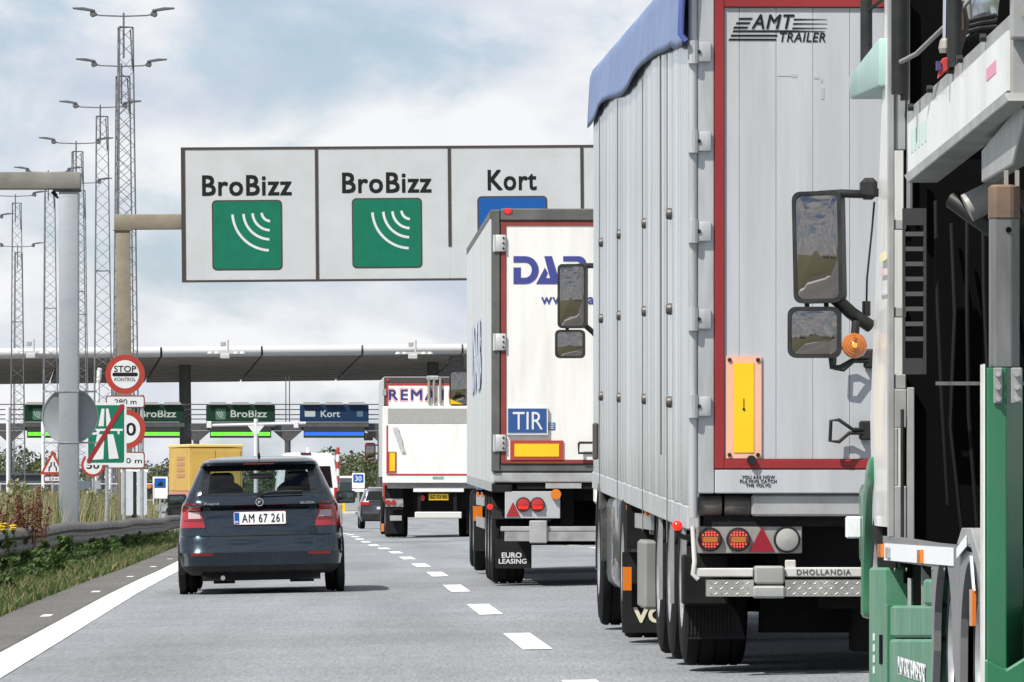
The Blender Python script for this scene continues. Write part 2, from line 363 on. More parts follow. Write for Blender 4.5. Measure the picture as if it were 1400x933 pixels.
LEAF = leafmat('weed_leaf', (.08,.14,.03)); LEAF2 = leafmat('weed_leaf_dark', (.045,.085,.022)); FLOWER = mat('yellow_petal', (.85,.65,.02), .6)
def front_area(r):
    d = r.uniform(48, 190); l = -4.32-abs(r.normal(0, .42)); n = .55+.5*math.sin(d*.7)*math.sin(d*.23+1)+.25*math.sin(d*2.1)
    l = max(l, -6.3); g = min(1, (-4.3-l)/.5); return ground(d, l)-Vector((0,0,.02)), (.35+.25*g+.32*min(1, max(0, (-4.85-l)/.4)))*(.8+.35*n)
blades('verge_grass', 'green roadside grass growing under the crash barrier', [G1, G1, G2, G2, G3, DRY], front_area, 52000, .10, .46, .009, 1, lean=.9)
def back_area(r):
    d = r.uniform(62, 205); l = -5.7-abs(r.normal(0, 3.0)); return ground(d, l)+Vector((0,0,.03)), (1.0 if d < 100 else 1.2)
blades('dry_grass', 'tall straw coloured grass behind the crash barrier', [DRY, DRY2, DRY2, G3, G1], back_area, 34000, .45, 1.1, .008, 2, lean=.3)
def far_area(r):
    d = r.uniform(70, 250); l = -9-abs(r.normal(0, 9)); return ground(d, l)+Vector((0,0,.02)), 1
blades('field_grass', 'rough green and straw grass on the ground beside the masts', [G1, DRY, G3, DRY2], far_area, 20000, .4, .9, .014, 3, lean=.3)
def leafy(name, label, spots, seed, ms, leaf=.05, per=260, kind=None, stem=None, flowers=None, top=None):
    """leafy weed clumps: stems with many small leaves"""
    r = np.random.RandomState(seed); V = []; Fc = []; MI = []
    def quad(c, s, k):
        a = Vector(r.normal(size=3)).normalized(); u = a.orthogonal().normalized()*s; w = a.cross(u)*.55; b = len(V)
        V.extend([tuple(c-u), tuple(c-w), tuple(c+u), tuple(c+w)]); Fc.append((b, b+1, b+2, b+3)); MI.append(k)
    for (p, h, rad) in spots:
        for q in range(per):
            t = r.uniform(0, 1)**.8; ang = r.uniform(0, 6.283); rr = rad*math.sqrt(r.uniform(0, 1))*(1-.65*t)
            quad(p+Vector((math.cos(ang)*rr, math.sin(ang)*rr, h*t)), leaf*r.uniform(.6, 1.5), r.randint(len(ms)-(1 if flowers else 0)))
        if flowers:
            for q in range(flowers):
                ang = r.uniform(0, 6.283); rr = rad*r.uniform(0, .8); quad(p+Vector((math.cos(ang)*rr, math.sin(ang)*rr, h*r.uniform(.92, 1.08))), leaf*1.1, len(ms)-1)
    me = bpy.data.meshes.new(name); me.from_pydata(V, [], Fc)
    for m in ms: me.materials.append(m)
    me.polygons.foreach_set('material_index', MI); o = bpy.data.objects.new(name, me); COL.objects.link(o)
    return o
r_ = np.random.RandomState(5)
sp = []
for i in range(330):
    d = r_.uniform(54, 175); sp.append((ground(d, -4.75-abs(r_.normal(0, .45))), r_.uniform(.12, .42), r_.uniform(.10, .34)))
for i in range(11):
    d = r_.uniform(64, 150); sp.append((ground(d, -4.62-r_.uniform(0, .35)), r_.uniform(.36, .56), r_.uniform(.10, .2)))
tag(leafy('verge_weeds', '', sp, 11, [LEAF, LEAF2, LEAF2, G1, G2], .03, 300), 'leafy green weeds crowding the foot of the crash barrier', 'weeds', kind='stuff')
sp = []
for i in range(170):
    d = r_.uniform(80, 190); sp.append((ground(d, -6.0-abs(r_.normal(0, 2.2))), r_.uniform(.7, 1.4), r_.uniform(.15, .4)))
tag(leafy('tall_weeds', '', sp, 12, [G3, LEAF, DRY, DRY2], .035, 330), 'tall pale green weeds behind the crash barrier', 'weeds', kind='stuff')
def dock(px, py_top, d, h, label, n=7, seed=0):
    base = P(px, py_top, d)-Vector((0,0,h)); t = thing('dock_plant', label, 'plant', base, group='rusty dock plants behind the barrier')
    r = np.random.RandomState(seed); st = MB(); V = []; Fc = []
    for k in range(n):
        bs = Vector((r.uniform(-.22,.22), r.uniform(-.2,.2), 0)); hh = h*r.uniform(.6, 1.0)
        tip = Vector((r.normal(0,.07), r.normal(0,.07), hh)); st.tube([tuple(bs), tuple(bs+tip*.5), tuple(bs+tip)], .005, 5)
        for q in range(170):
            u = r.uniform(.35, 1.02); c = bs+tip*u+Vector(r.normal(0, .020+.012*(1-u), 3)); a = Vector(r.normal(size=3)).normalized(); e = a.orthogonal().normalized()*.012*r.uniform(.6,1.6); w = a.cross(e)*.7; b = len(V)
            V += [tuple(c-e), tuple(c-w), tuple(c+e), tuple(c+w)]; Fc.append((b,b+1,b+2,b+3))
    st.build('stem', RUST, t)
    me = bpy.data.meshes.new('seed_heads'); me.from_pydata(V, [], Fc); me.materials.append(RUST); o = bpy.data.objects.new('seed_heads', me); COL.objects.link(o); o.parent = t; o['kind'] = 'stuff'
dock(38, 668, 84, .92, 'tallest rusty brown dock plant beside the grey gantry post', 15, 1)
dock(20, 680, 84, .85, 'rusty brown dock plant left of the tallest one', 10, 2)
dock(4, 692, 86, .75, 'low rusty dock plant nearest the left picture edge', 8, 3)
for (px, py, d, lab) in ((6, 720, 78, 'small yellow flowering weed at the left end of the crash barrier'), (14, 722, 80, 'yellow flowering weed peeping over the crash barrier beside the dock plants')):
    base = P(px, py, d)-Vector((0,0,.55)); t = thing('flowering_weed', lab, 'plant', base, group='yellow flowering weeds')
    o = leafy('foliage', '', [(Vector((0,0,0)), .5, .14)], 21+px, [LEAF, G1], .03, 160); o.parent = t
    mb = MB()
    for k in range(9): c = Vector((rng.uniform(-.10,.10), rng.uniform(-.10,.10), .52+rng.uniform(-.03,.05))); mb.lathe([(0,.001),(.012,.03),(.02,.032),(.024,.001)], c, 'z', 9)
    mb.build('flower_heads', FLOWER, t, kind='stuff')

# ------------------------------------------------------------------ crash barrier
def rlat(d): return float(np.interp(d, [80, 145], [-5.3, -4.7]))
barrier = thing('crash_barrier', 'weathered wavy steel crash barrier along the left verge', 'crash barrier', ground(60, -5.25))
b0 = Vector(barrier.location)
RAIL = mat('barrier_steel', (.125,.115,.10), .65, .1, var=.25, vscale=2, stretch=(1,.4,3), dirt=(.13,.11,.09), dirt_amt=.6, dscale=2.5)
prof = [(a, b*1.16) for a, b in [(0,.31),(.035,.295),(.085,.25),(.085,.215),(.012,.175),(.012,.135),(.085,.095),(.085,.06),(.035,.015),(0,0)]]
def rail_off(d): return .012*math.sin(d*.21), .016*math.sin(d*.19+2)+.008*math.sin(d*.41)
dd = 56.0
bolts = MB()
while dd < 176:
    mb = MB(); rows = []
    for k in range(7):
        d = dd-.05+4.14*k/6; ox, oz = rail_off(d); g = ground(d, rlat(d))
        rows.append([(g.x+ox+x+.003*((int(dd/4)) % 2)-b0.x, d-b0.y, g.z+.31+oz+z-b0.z) for x, z in prof])
    mb.grid(rows); o = mb.build('rail', RAIL, barrier, smooth=50)
    g = ground(dd+.1, rlat(dd)); mb = MB(); mb.box(g.x-.14-b0.x, g.x-.04-b0.x, dd-b0.y, dd+.06-b0.y, g.z-.3-b0.z, g.z+.60-b0.z); mb.build('post', GALVD, barrier)
    for e in (.3, 2.3):
        for zz in (.27,):
            ox, oz = rail_off(dd+e); g = ground(dd+e, rlat(dd+e)); c = (g.x+ox+.088-b0.x, dd+e-b0.y, g.z+.31+oz+zz-b0.z); bolts.cyl(c, (c[0]+.004, c[1], c[2]), .022, 8)
    dd += 4.0
bolts.build('rail_bolts', DARK, barrier, kind='stuff')

# ------------------------------------------------------------------ near gantry: grey post with beam reaching out to the left
def local(p, b): return (p.x-b.x, p.y-b.y, p.z-b.z)
d = 112.0; s = F/d
PG = mat('post_zinc', (.33,.36,.40), .5, .4, var=.12, vscale=3, bump=.15, bscale=14, dirt=(.22,.2,.18), dirt_amt=.45, dscale=3)
BG = mat('beam_zinc_brown', (.26,.255,.235), .6, .25, var=.28, vscale=1.5, dirt=(.15,.12,.09), dirt_amt=.6, dscale=2)
base = Vector(((94.5-700)/s, d, gz(d, -8))); g1 = thing('gantry_post', 'tall grey steel gantry post with beam running out of frame on the left', 'gantry', base)
hw = 13.2/s; zt = (HZ-262)/s-base.z; zb = (HZ-236)/s-base.z
MB().box(-hw, hw, -hw, hw, -.5, zt).build('post', PG, g1, bevel=.02, seg=2)
MB().box(-9.5, hw+.035, -.20, .20, zt+.035, zb).build('beam', BG, g1, bevel=.015, seg=2)
MB().box(-hw-.10, hw+.035, -hw-.03, hw+.03, zt, zt+.034).build('cap_plate', DARK, g1)
for zz in (535, 605):
    zc = (HZ-zz)/s-base.z; MB().box(-hw-.01, hw+.01, -hw-.012, -hw-.0005, zc-.012, zc+.012).build('clamp_band', GALV, g1); MB().box(-hw-.3, hw+.3, hw+.0005, hw+.04, zc-.02, zc+.01).build('sign_bracket', GALV, g1)
mb = MB(); mb.cyl((-hw-.05, -.05, zt-.08), (-hw-.12, -.05, zt+.0), .035, 8); mb.cyl((-hw-.1, -.05, zt-.02), (-hw-.02, -.05, zt-.12), .02, 8); mb.build('cable_clip', DARK, g1)
SB = mat('sign_back', (.36,.39,.42), .5, .5, var=.1, vscale=3); 
t = thing('round_sign', 'round traffic sign seen from behind on the grey gantry post', 'sign', base+Vector((0, hw+.045, (HZ-569)/s-base.z)))
mb = MB(); rd = 38.5/s; mb.lathe([(0,.001),(0,rd-.02),(-.006,rd-.005),(.02,rd),(.02,.001)], (0,0,0), 'y', 48); mb.build('disc', SB, t, smooth=30)
ring_poly(MB(), 0, 0, rd+.002, rd-.016, -.018, .024, 48).build('rim', GALV, t)

# ------------------------------------------------------------------ overhead BroBizz sign
d = 143.0; s = F/d
BR = mat('gantry_brown', (.20,.175,.135), .6, .2, var=.15, vscale=3, dirt=(.30,.28,.24), dirt_amt=.3, dscale=5)
base = Vector(((171-700)/s, d+.25, gz(d, -9)))
gs = thing('overhead_sign', 'wide white overhead toll sign on a brown steel post reading BroBizz and Kort', 'sign', base)
gs.rotation_euler = (0, -.009, .05)
hw = 10/s; zb0 = (HZ-315)/s-base.z; zb1 = (HZ-293)/s-base.z
MB().box(-hw, hw, -.17, .17, -.6, zb0).build('post', BR, gs, bevel=.015, seg=2)
MB().box(-hw-.03, 13.2, -.155, .155, zb0+.02, zb1).build('beam', BR, gs, bevel=.015, seg=2)
MB().box(-hw-.05, hw+.05, -.2, .2, zb0, zb0+.019).build('flange', BR, gs)
MB().box(13.25, 13.6, -.17, .17, -.6, zb1).build('post', BR, gs, bevel=.015, seg=2)
z0 = (HZ-384)/s-base.z+.0; z1 = (HZ-205.5)/s-base.z
yf = -.26
LIP = mat('sign_edge_dark', (.045,.038,.035), .6)
def px(x): return (x-171+4.5)/s
for k in range(4):
    xa, xb = px(250+182*k), px(250+182*(k+1)); zm = (z0+z1)/2+.22
    PANW = mat('gantry_panel', (.50,.52,.545), .5, var=.04, vscale=1.2, dirt=(.40,.41,.42), dirt_amt=.4, dscale=1.6)
    MB().box(xa+.004, xb-.004, yf, yf+.05, z0, zm-.004).build('panel', PANW, gs)
    MB().box(xa+.004, xb-.004, yf, yf+.05, zm+.004, z1).build('panel', PANW, gs)
    xm = px([336.5, 528, 700, 890][k]); 
    text(gs, ['BroBizz','BroBizz','Kort','Kort'][k], INK, xm, yf-.004, (HZ-[255,252.5,250,249][k]+.0)/s-base.z, h=27/s, w=[121,121,66,66][k]/s, bold=.020, spacing=1.08)
    sq = 46/s; zc = (HZ-[323,321.5,320,319][k])/s-base.z
    MB().prism(rrect(xm-sq-.035, xm+sq+.035, zc-sq-.035, zc+sq+.035, .10), 'y', yf-.003, yf-.0005).build('symbol_border', LIP, gs)
    MB().prism(rrect(xm-sq, xm+sq, zc-sq, zc+sq, .08), 'y', yf-.006, yf-.0035).build('symbol_field', SIGNG if k < 2 else SIGNB, gs)
    if k < 2:
        cx, cz = xm+32/s, zc+31/s
        for rr in (12, 24.5, 37, 52):
            mb = MB(); ro, ri = (rr+1.7)/s, (rr-1.7)/s; mb.prism(circle(cx, cz, ro, 16, 183, 267)+circle(cx, cz, ri, 16, 183, 267)[::-1], 'y', yf-.009, yf-.0065); mb.build('radio_wave', SIGNW, gs)
    else:
        MB().prism(rrect(xm-.5, xm+.5, zc-.33, zc+.33, .06), 'y', yf-.009, yf-.0065).build('card_symbol', SIGNW, gs)
    # dark frame strips
    lo = z0 if k < 2 else z0+.72
    MB().box(xa-.035, xa+.035, yf-.012, yf-.0005, (z0 if k in (0,1) else z0+.70), z1).build('divider', LIP, gs)
xa, xb = px(250), px(250+728)
MB().box(xa-.03, xb+.03, yf-.013, yf+.06, z1+.001, z1+.05).build('frame_bar', LIP, gs)
MB().box(xa-.03, xb+.03, yf-.013, yf+.06, z0-.05, z0-.001).build('frame_bar', LIP, gs)
MB().box(xa-.055, xa-.001, yf-.014, yf+.061, z0-.05, z1+.05).build('frame_bar', LIP, gs)
MB().box(xb+.001, xb+.055, yf-.014, yf+.061, z0-.05, z1+.05).build('frame_bar', LIP, gs)

# ------------------------------------------------------------------ smaller signs on the left
def sign_post(d, px_, lat=-9): return Vector(((px_-700)*d/F, d, gz(d, lat)))
# motorway end
d = 126.0; s = F/d; b = sign_post(d, 146); t = thing('motorway_end_sign', 'green motorway end sign with red diagonal stripe', 'sign', b)
def at(px_, py): return (px_-700)*d/F-b.x, (HZ-py)*d/F-b.z
x0, zt = at(117.5, 551); x1, zb = at(173, 636)
MB().prism(rrect(x0, x1, zb, zt, .05), 'y', -.03, -.005).build('plate_border', SIGNW, t)
MB().prism(rrect(x0+.045, x1-.045, zb+.045, zt-.045, .04), 'y', -.033, -.0305).build('plate', SIGNG, t)
def poly(name, pts, m, y=-.0355): MB().prism([at(*p) for p in pts], 'y', y-.002, y).build(name, m, t)
poly('lane_mark', [(139,559),(143,559),(142,583),(134.5,583)], SIGNW); poly('lane_mark', [(145,559),(148.5,559),(153,583),(145.5,583)], SIGNW)
poly('bridge_mark', [(130,586.5),(168,586.5),(168,589.5),(163.5,589.5),(163.5,594),(161,594),(161,589.5),(137,589.5),(135,594),(127,595),(126,592),(133,591)], SIGNW)
poly('lane_mark', [(133,594),(143,594),(141.5,628),(126,629)], SIGNW); poly('lane_mark', [(147,594),(155,594),(162.5,627),(149,628)], SIGNW)
poly('red_stripe', [(165,553),(169.5,553),(170,557),(123.5,633),(119,633),(119,629)], mat('dark_red', (.25,.01,.015), .5), -.039)
MB().cyl((0,.03,-.4), (0,.03,zt-.05), .035, 10).build('post', GALV, t)
# stop control + speed limit cluster
d = 139.0; s = F/d; b = sign_post(d, 176); t = thing('stop_control_sign', 'round STOP KONTROL sign above a speed limit and two distance plates', 'sign', b)
x, z = at(171, 512)
def disc_sign(t, x, z, r, ri, y=0):
    mb = MB(); mb.cyl((x, y+.015, z), (x, y, z), r, 44); mb.build('disc', SIGNR, t)
    MB().cyl((x, y-.0005, z), (x, y-.003, z), ri, 44).build('disc_face', SIGNW, t)
disc_sign(t, x, z, 27/s, 19.3/s)
text(t, 'STOP', INK, x, -.006, at(171,504.5)[1], h=8.2/s, w=30/s, bold=.012)
MB().prism(rrect(x-17.5/s, x+17.5/s, at(0,514.8)[1], at(0,509.6)[1], .04), 'y', -.006, -.0035).build('bar_mark', INK, t)
text(t, 'KONTROL', INK, x, -.006, at(171,519)[1], h=4.8/s, w=29/s, bold=.004)
def plate(t, p0, p1, y=0):
    a, c = at(*p0), at(*p1); MB().prism(rrect(a[0], c[0], c[1], a[1], .05), 'y', y, y+.015).build('distance_plate', mat('plate_edge', (.18,.04,.04), .5), t)
    MB().prism(rrect(a[0]+.025, c[0]-.025, c[1]+.025, a[1]-.025, .04), 'y', y-.003, y-.0005).build('plate_face', SIGNW, t)
plate(t, (144.5,541), (198,558)); text(t, '280 m', INK, at(171.5,0)[0], -.006, at(0,549.5)[1], h=7/s, w=30/s, bold=.006)
x, z = at(172, 587); disc_sign(t, x, z, 27/s, 19.5/s, -.002); text(t, '50', INK, x, -.008, z, h=17/s, w=27/s, bold=.015)
plate(t, (144.5,618), (198,641)); text(t, '190 m', INK, at(177,0)[0], -.006, at(0,630)[1], h=7/s, w=34/s, bold=.006)
mb = MB(); mb.cyl((-.1,.05,-.4), (-.1,.05,at(0,540)[1]), .04, 8); mb.cyl((.28,.05,-.4), (.28,.05,at(0,540)[1]), .04, 8); mb.build('post', GALV, t)
# blank panel seen from the back
d = 141.0; s = F/d; b = sign_post(d, 183); t = thing('panel_sign', 'pale grey double panel with dark middle post below the distance plate', 'sign', b)
pm = mat('panel_pale', (.52,.57,.62), .5, var=.06)
for a, c in ((166,182), (187,201)):
    p0, p1 = at(a, 644), at(c, 705); MB().prism(rrect(p0[0], p1[0], p1[1], p0[1], .05), 'y', -.02, 0).build('panel', pm, t)
p0, p1 = at(165, 642), at(202.5, 646); MB().box(p0[0], p1[0], .001, .03, p1[1], p0[1]).build('top_rail', WHITE, t)
MB().box(-.05, .05, -.01, .06, -.4, at(0,645)[1]).build('post', DARK, t)
# road narrows triangle
d = 190.0; s = F/d; b = sign_post(d, 72, -15); t = thing('road_narrows_sign', 'red edged triangular road narrows sign with a width plate', 'sign', b)
A = [at(72,616), at(55,649), at(89,649)]
def tri(name, pts, y0, y1, m): MB().prism(pts, 'y', y0, y1).build(name, m, t)
c = (sum(p[0] for p in A)/3, sum(p[1] for p in A)/3); tri('triangle', A, -.01, .005, SIGNR); tri('triangle_face', [(c[0]+(p[0]-c[0])*.70, c[1]+(p[1]-c[1])*.70) for p in A], -.013, -.0105, SIGNW)
for sx in (-1, 1):
    mb = MB(); mb.tube([(c[0]+sx*.11,-.015,c[1]-.13), (c[0]+sx*.10,-.015,c[1]-.02), (c[0]+sx*.05,-.015,c[1]+.03), (c[0]+sx*.04,-.015,c[1]+.13)], .018, 6); mb.build('symbol_mark', INK, t)
plate(t, (60,651), (86,659)); text(t, '2,4 m', INK, at(73,0)[0], -.006, at(0,655)[1], h=4.5/s, bold=.005)
MB().cyl((0,.04,-.4), (0,.04,A[0][1]-.05), .04, 8).build('post', GALV, t)
# second speed limit further on
d = 170.0; s = F/d; b = sign_post(d, 127, -13); t = thing('speed_limit_sign', 'smaller round 50 speed limit sign half hidden behind the green motorway sign', 'sign', b)
x, z = at(127, 636); disc_sign(t, x, z, 16/s, 12.6/s); text(t, '50', INK, x, -.008, z, h=10/s, w=17/s, bold=.012)
MB().cyl((0,.05,-.4), (0,.05,z), .035, 8).build('post', GALV, t)
# ------------------------------------------------------------------ lattice light masts
LATT = mat('mast_steel', (.15,.155,.17), .55, .3, var=.15)
LAMPH = mat('lamp_housing', (.10,.105,.115), .5)
HM = 19.3
def build_mast():
    t = thing('light_mast', '', 'light mast'); br = MB(); W0, W1 = .62, .36
    angs = [R(8), R(128), R(248)]
    def pt(k, z): w = W0+(W1-W0)*z/HM; return Vector((math.cos(angs[k])*w, math.sin(angs[k])*w, z))
    for k in range(3): MB().cyl(pt(k, -.3), pt(k, HM), .032, 6).build('leg', LATT, t)
    n = 34
    for i in range(n):
        z0, z1 = HM*i/n, HM*(i+1)/n
        for k in range(3):
            a, b = (k, (k+1) % 3) if i % 2 else ((k+1) % 3, k); br.cyl(pt(a, z0), pt(b, z1), .014, 4, cap=False)
    for z in (HM, HM*.62, HM*.28):
        for k in range(3): br.cyl(pt(k, z), pt((k+1) % 3, z), .024, 5)
    br.build('bracing', LATT, t)
    mb = MB(); mb.cyl((0,0,HM-1.2), (0,0,HM+.55), .04, 6); mb.cyl((.26,.0,HM-.1), (.33,.0,HM-1.6), .03, 5); mb.build('spigot', LATT, t)
    for sx in (-1, 1):
        a = MB().tube([(0,0,HM+.42), (sx*.9,0,HM+.45), (sx*1.15,0,HM+.52)], .03, 6).build('arm', LATT, t)
        MB().prism([(sx*1.02,HM+.44),(sx*1.22,HM+.38),(sx*1.30,HM+.46),(sx*1.28,HM+.60),(sx*1.05,HM+.58)], 'y', -.13, .13).build('ballast_box', LAMPH, t, bevel=.02); MB().prism([(sx*1.10,HM+.585),(sx*1.95,HM+.70),(sx*1.96,HM+.75),(sx*1.55,HM+.76),(sx*1.10,HM+.67)], 'y', -.16, .16).build('lamp', LAMPH, t, bevel=.015)
    return t
masts = [(169,250,'tallest light mast with twin lamps, in front of the brown sign post'), (166,279,'second tallest light mast, close behind the tallest one'),
         (137,309,'third tallest light mast, just left of the two tallest'), (104,341,'light mast rising just right of the grey gantry post'),
         (66,372,'light mast seen below the grey beam, left of the gantry post'), (21,402,'light mast near the left picture edge, its top below the grey beam'),
         (-22,434,'light mast cut by the left picture edge, only one lamp in view'), (108,385,'light mast half hidden behind the grey gantry post with a low lamp'), (24,486,'most distant light mast, hidden behind the one near the left edge')]
m0 = None
for i, (px_, d, lab) in enumerate(masts):
    o = build_mast() if i == 0 else copy_tree(m0)
    if i == 0: m0 = o
    o.location = ((px_-700)*d/F, d, gz(d, -20)); o['label'] = lab; o['group'] = 'lattice light masts along the road'; o.rotation_euler = (0, 0, R([0,4,-3,2,0,-5,3,1,2][i]))

# ------------------------------------------------------------------ toll plaza
D0 = 445.0
CB = Vector(((330-700)*D0/F, D0, -2.1))
can = thing('toll_canopy', 'long toll plaza canopy roof with white rounded front edge and dark ribbed underside', 'canopy', CB, rz=.10); can.rotation_euler = (0, -.012, .10)
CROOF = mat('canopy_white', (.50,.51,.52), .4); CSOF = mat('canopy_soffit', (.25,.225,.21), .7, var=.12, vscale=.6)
s = F/D0; zf = (HZ-480)/s-CB.z; 
X0, X1 = -26, 36
# front nose as a half round, one panel per 6.6 m, soffit strips behind it
npan = 9; wpan = (X1-X0)/npan
for k in range(npan):
    xa, xb = X0+wpan*k+.08, X0+wpan*(k+1)-.08
    nose = [(0.35+.36*math.cos(R(a)), zf+.33*math.sin(R(a))) for a in range(80, 266, 15)]
    MB().prism(nose+[(.9, zf-.36), (.9, zf+.36)], 'x', xa, xb).build('fascia_panel', CROOF, can, smooth=40)
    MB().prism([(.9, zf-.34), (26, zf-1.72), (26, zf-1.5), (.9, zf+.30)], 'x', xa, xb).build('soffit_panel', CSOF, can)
    # fine ribs of the soffit
    mb = MB()
    for q in range(14):
        y = 2+q*1.75; zz = zf-.34-(y-.9)*1.38/25.1; mb.box(xa, xb, y, y+.12, zz-.05, zz+.02)
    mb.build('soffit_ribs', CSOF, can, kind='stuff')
MB().box(X0, X1, 1, 26, zf+.305, zf+.34).build('roof_sheet', CROOF, can)
COLM = mat('column_dark', (.065,.062,.062), .6, var=.2)
for px_ in (264, 611, 900):
    xx = (px_-330)/s
    mb = MB(); mb.prism(circle(xx, 0, .46, 14), 'y', 0, 0) if False else None
    mb = MB(); mb.cyl((xx,9,0), (xx,9,zf-.8), .42, 18); mb.build('column', COLM, can, smooth=50)
def roof_cluster(px_, lab):
    p = CB+Vector(((px_-330)/s, -(px_-330)/s*-.1-.35, zf)); t = thing('roof_sensor', lab, 'sensor', p, group='sensor clusters on the canopy edge')
    WM = mat('sensor_white', (.45,.46,.47), .5)
    MB().box(-.75, .75, -.35, .1, -.20, -.10).build('bracket', WM, t); MB().box(-.35, .3, -.5, -.1, -.55, -.21).build('sensor_box', WM, t, bevel=.05)
    MB().box(-.35, .0, -.3, 0, .30, .62).build('camera', mat('camera_grey', (.35,.36,.36), .5), t, bevel=.04); MB().cyl((.15,-.2,-.1), (.15,-.2,.75), .07, 8).build('mast', WM, t)
    for x in (-1.05, -.6, .72, 1.15): mb = MB(); mb.cyl((x,-.3,-.05), (x,-.3,-.20), .10, 10, r1=.22); mb.build('lamp', WM, t)
    mb = MB(); mb.box(-1.15, 1.2, -.33, -.27, -.10, -.05); mb.build('lamp_bar', WM, t)
roof_cluster(309, 'grey sensor cluster on the canopy edge above the BroBizz lane boards'); roof_cluster(565, 'grey sensor cluster on the canopy edge behind the white lift lorry'); roof_cluster(46, 'grey sensor cluster on the canopy edge at far left')
# lane boards on a girder below the canopy
gd = D0-14; s = F/gd
gb = Vector(((330-700)*gd/F, gd, -2.1)); gir = thing('lane_girder', 'dark steel girder and rails carrying the toll lane boards', 'girder', gb)
def gz_(py): return (HZ-py)/s-gb.z
def gx_(px_): return (px_-330)/s
GD = mat('girder_dark', (.06,.06,.064), .6, var=.2)
MB().box(gx_(-40), gx_(720), .2, .7, gz_(589), gz_(579)).build('beam', GD, gir)
for py in (553, 560, 567, 573): MB().box(gx_(-40), gx_(720), .35, .42, gz_(py)-.04, gz_(py)+.03).build('rail', GD, gir)
for px_ in (12, 138, 268, 393, 520, 645):
    mb = MB(); x = gx_(px_); mb.cyl((x,.45,0), (x,.45,gz_(600)), .20, 10); mb.prism([(x-.2,gz_(603)),(x+.2,gz_(603)),(x+.95,gz_(589.5)),(x-.95,gz_(589.5))], 'y', .25, .65); mb.build('post', GD, gir)
    if px_ == 393:
        for q in (-.12, .12): MB().cyl((x+q,.45,gz_(579)), (x+q,.45,gz_(515)), .035, 6).build('hanger', GD, gir)
LEDG = mat('led_green', (.05,.3,.02), .4, emit=(.12,1,.03), estr=1.15); LEDB = mat('led_blue', (.01,.05,.4), .4, emit=(.01,.10,1), estr=1.0)
BG1 = mat('board_green', (.006,.030,.016), .5, spec=.2); BB1 = mat('board_blue', (.007,.026,.070), .5, spec=.2); BTXT = mat('board_text', (.36,.40,.39), .5)
def lane_board(pxc, kind, lab, ysh=0):
    b = gb+Vector((gx_(pxc), 0, 0)); t = thing('lane_board', lab, 'sign', b, group='toll lane boards')
    hw = 47/s
    MB().box(-hw, hw, -.25, .15, gz_(577+ysh), gz_(554+ysh)).build('board', BG1 if kind == 'g' else BB1, t, bevel=.04)
    MB().box(-hw-.02, hw+.02, -.18, .12, gz_(584+ysh), gz_(577.5+ysh)).build('hood', GD, t)
    for q in (-1, 0, 1): mb = MB(); mb.prism([(q*1.5-.62,gz_(553.5)),(q*1.5+.62,gz_(553.5)),(q*1.5+.5,gz_(550)),(q*1.5-.5,gz_(550))], 'y', -.5, .1); mb.build('hood_lamp', mat('hood_grey', (.30,.30,.30), .6), t)
    MB().box(-hw+.25, hw-.25, -.2, .1, gz_(599+ysh), gz_(584.5+ysh)+.001).build('display_box', mat('display_black', (.02,.022,.022), .5), t)
    MB().box(-hw+.32, hw-.32, -.22, -.2005, gz_(595.8), gz_(591.2)).build('display', LEDG if kind == 'g' else LEDB, t)
    if kind == 'g':
        text(t, 'BroBizz', BTXT, .55, -.253, gz_(566), h=9.5/s, w=49/s, bold=.012)
        MB().prism(rrect(-1.65, -.98, gz_(574), gz_(559), .08), 'y', -.2535, -.251).build('symbol', mat('board_symbol', (.05,.13,.08), .5), t)
        for rr in (.16, .3, .44): mb = MB(); mb.prism(circle(-1.12, gz_(562), rr+.025, 10, 185, 265)+circle(-1.12, gz_(562), rr-.025, 10, 185, 265)[::-1], 'y', -.257, -.254); mb.build('radio_wave', BTXT, t)
    else:
        text(t, 'Kort', BTXT, -.25, -.253, gz_(566), h=9/s, w=26/s, bold=.012)
        MB().prism(rrect(-1.95, -1.25, gz_(570), gz_(562), .05), 'y', -.2535, -.251).build('card_symbol', BTXT, t)
        MB().prism(rrect(1.5, 1.9, gz_(570), gz_(562), .05), 'y', -.2535, -.251).build('symbol', mat('board_symbol2', (.06,.12,.16), .5), t)
lane_board(205, 'g', 'dark green BroBizz toll lane board half hidden behind the stop sign'); lane_board(329, 'g', 'dark green BroBizz toll lane board above the car roof aerial')
lane_board(457, 'b', 'dark blue Kort toll lane board with blue light bar'); lane_board(79, 'g', 'dark green toll lane board behind the round sign on the gantry post'); lane_board(583, 'b', 'dark blue toll lane board mostly hidden behind the white lift lorry')
# white T shaped mast in front of the boards
d = 330.0; s = F/d; b = Vector(((350-700)/s, d, lz(d))); t = thing('tee_mast', 'white T shaped equipment mast in front of the middle toll lane board', 'mast', b)
TW = mat('mast_white', (.62,.63,.64), .5)
zz = (HZ-579.5)/s-b.z
MB().cyl((0,0,0), (0,0,zz+.25), .11, 10).build('pole', TW, t); MB().cyl((-65/s,0,zz-.09), (68/s,0,zz+.03), .07, 8).build('crossbar', TW, t)
MB().prism([(-.1,zz-.5),(.1,zz-.5),(.42,zz-.1),(-.42,zz-.1)], 'y', -.1, .1).build('gusset', TW, t)
for x in (-64/s, 55/s): MB().box(x-.12, x+.12, -.12, .12, zz-.22, zz+.12).build('sensor', TW, t, bevel=.02)
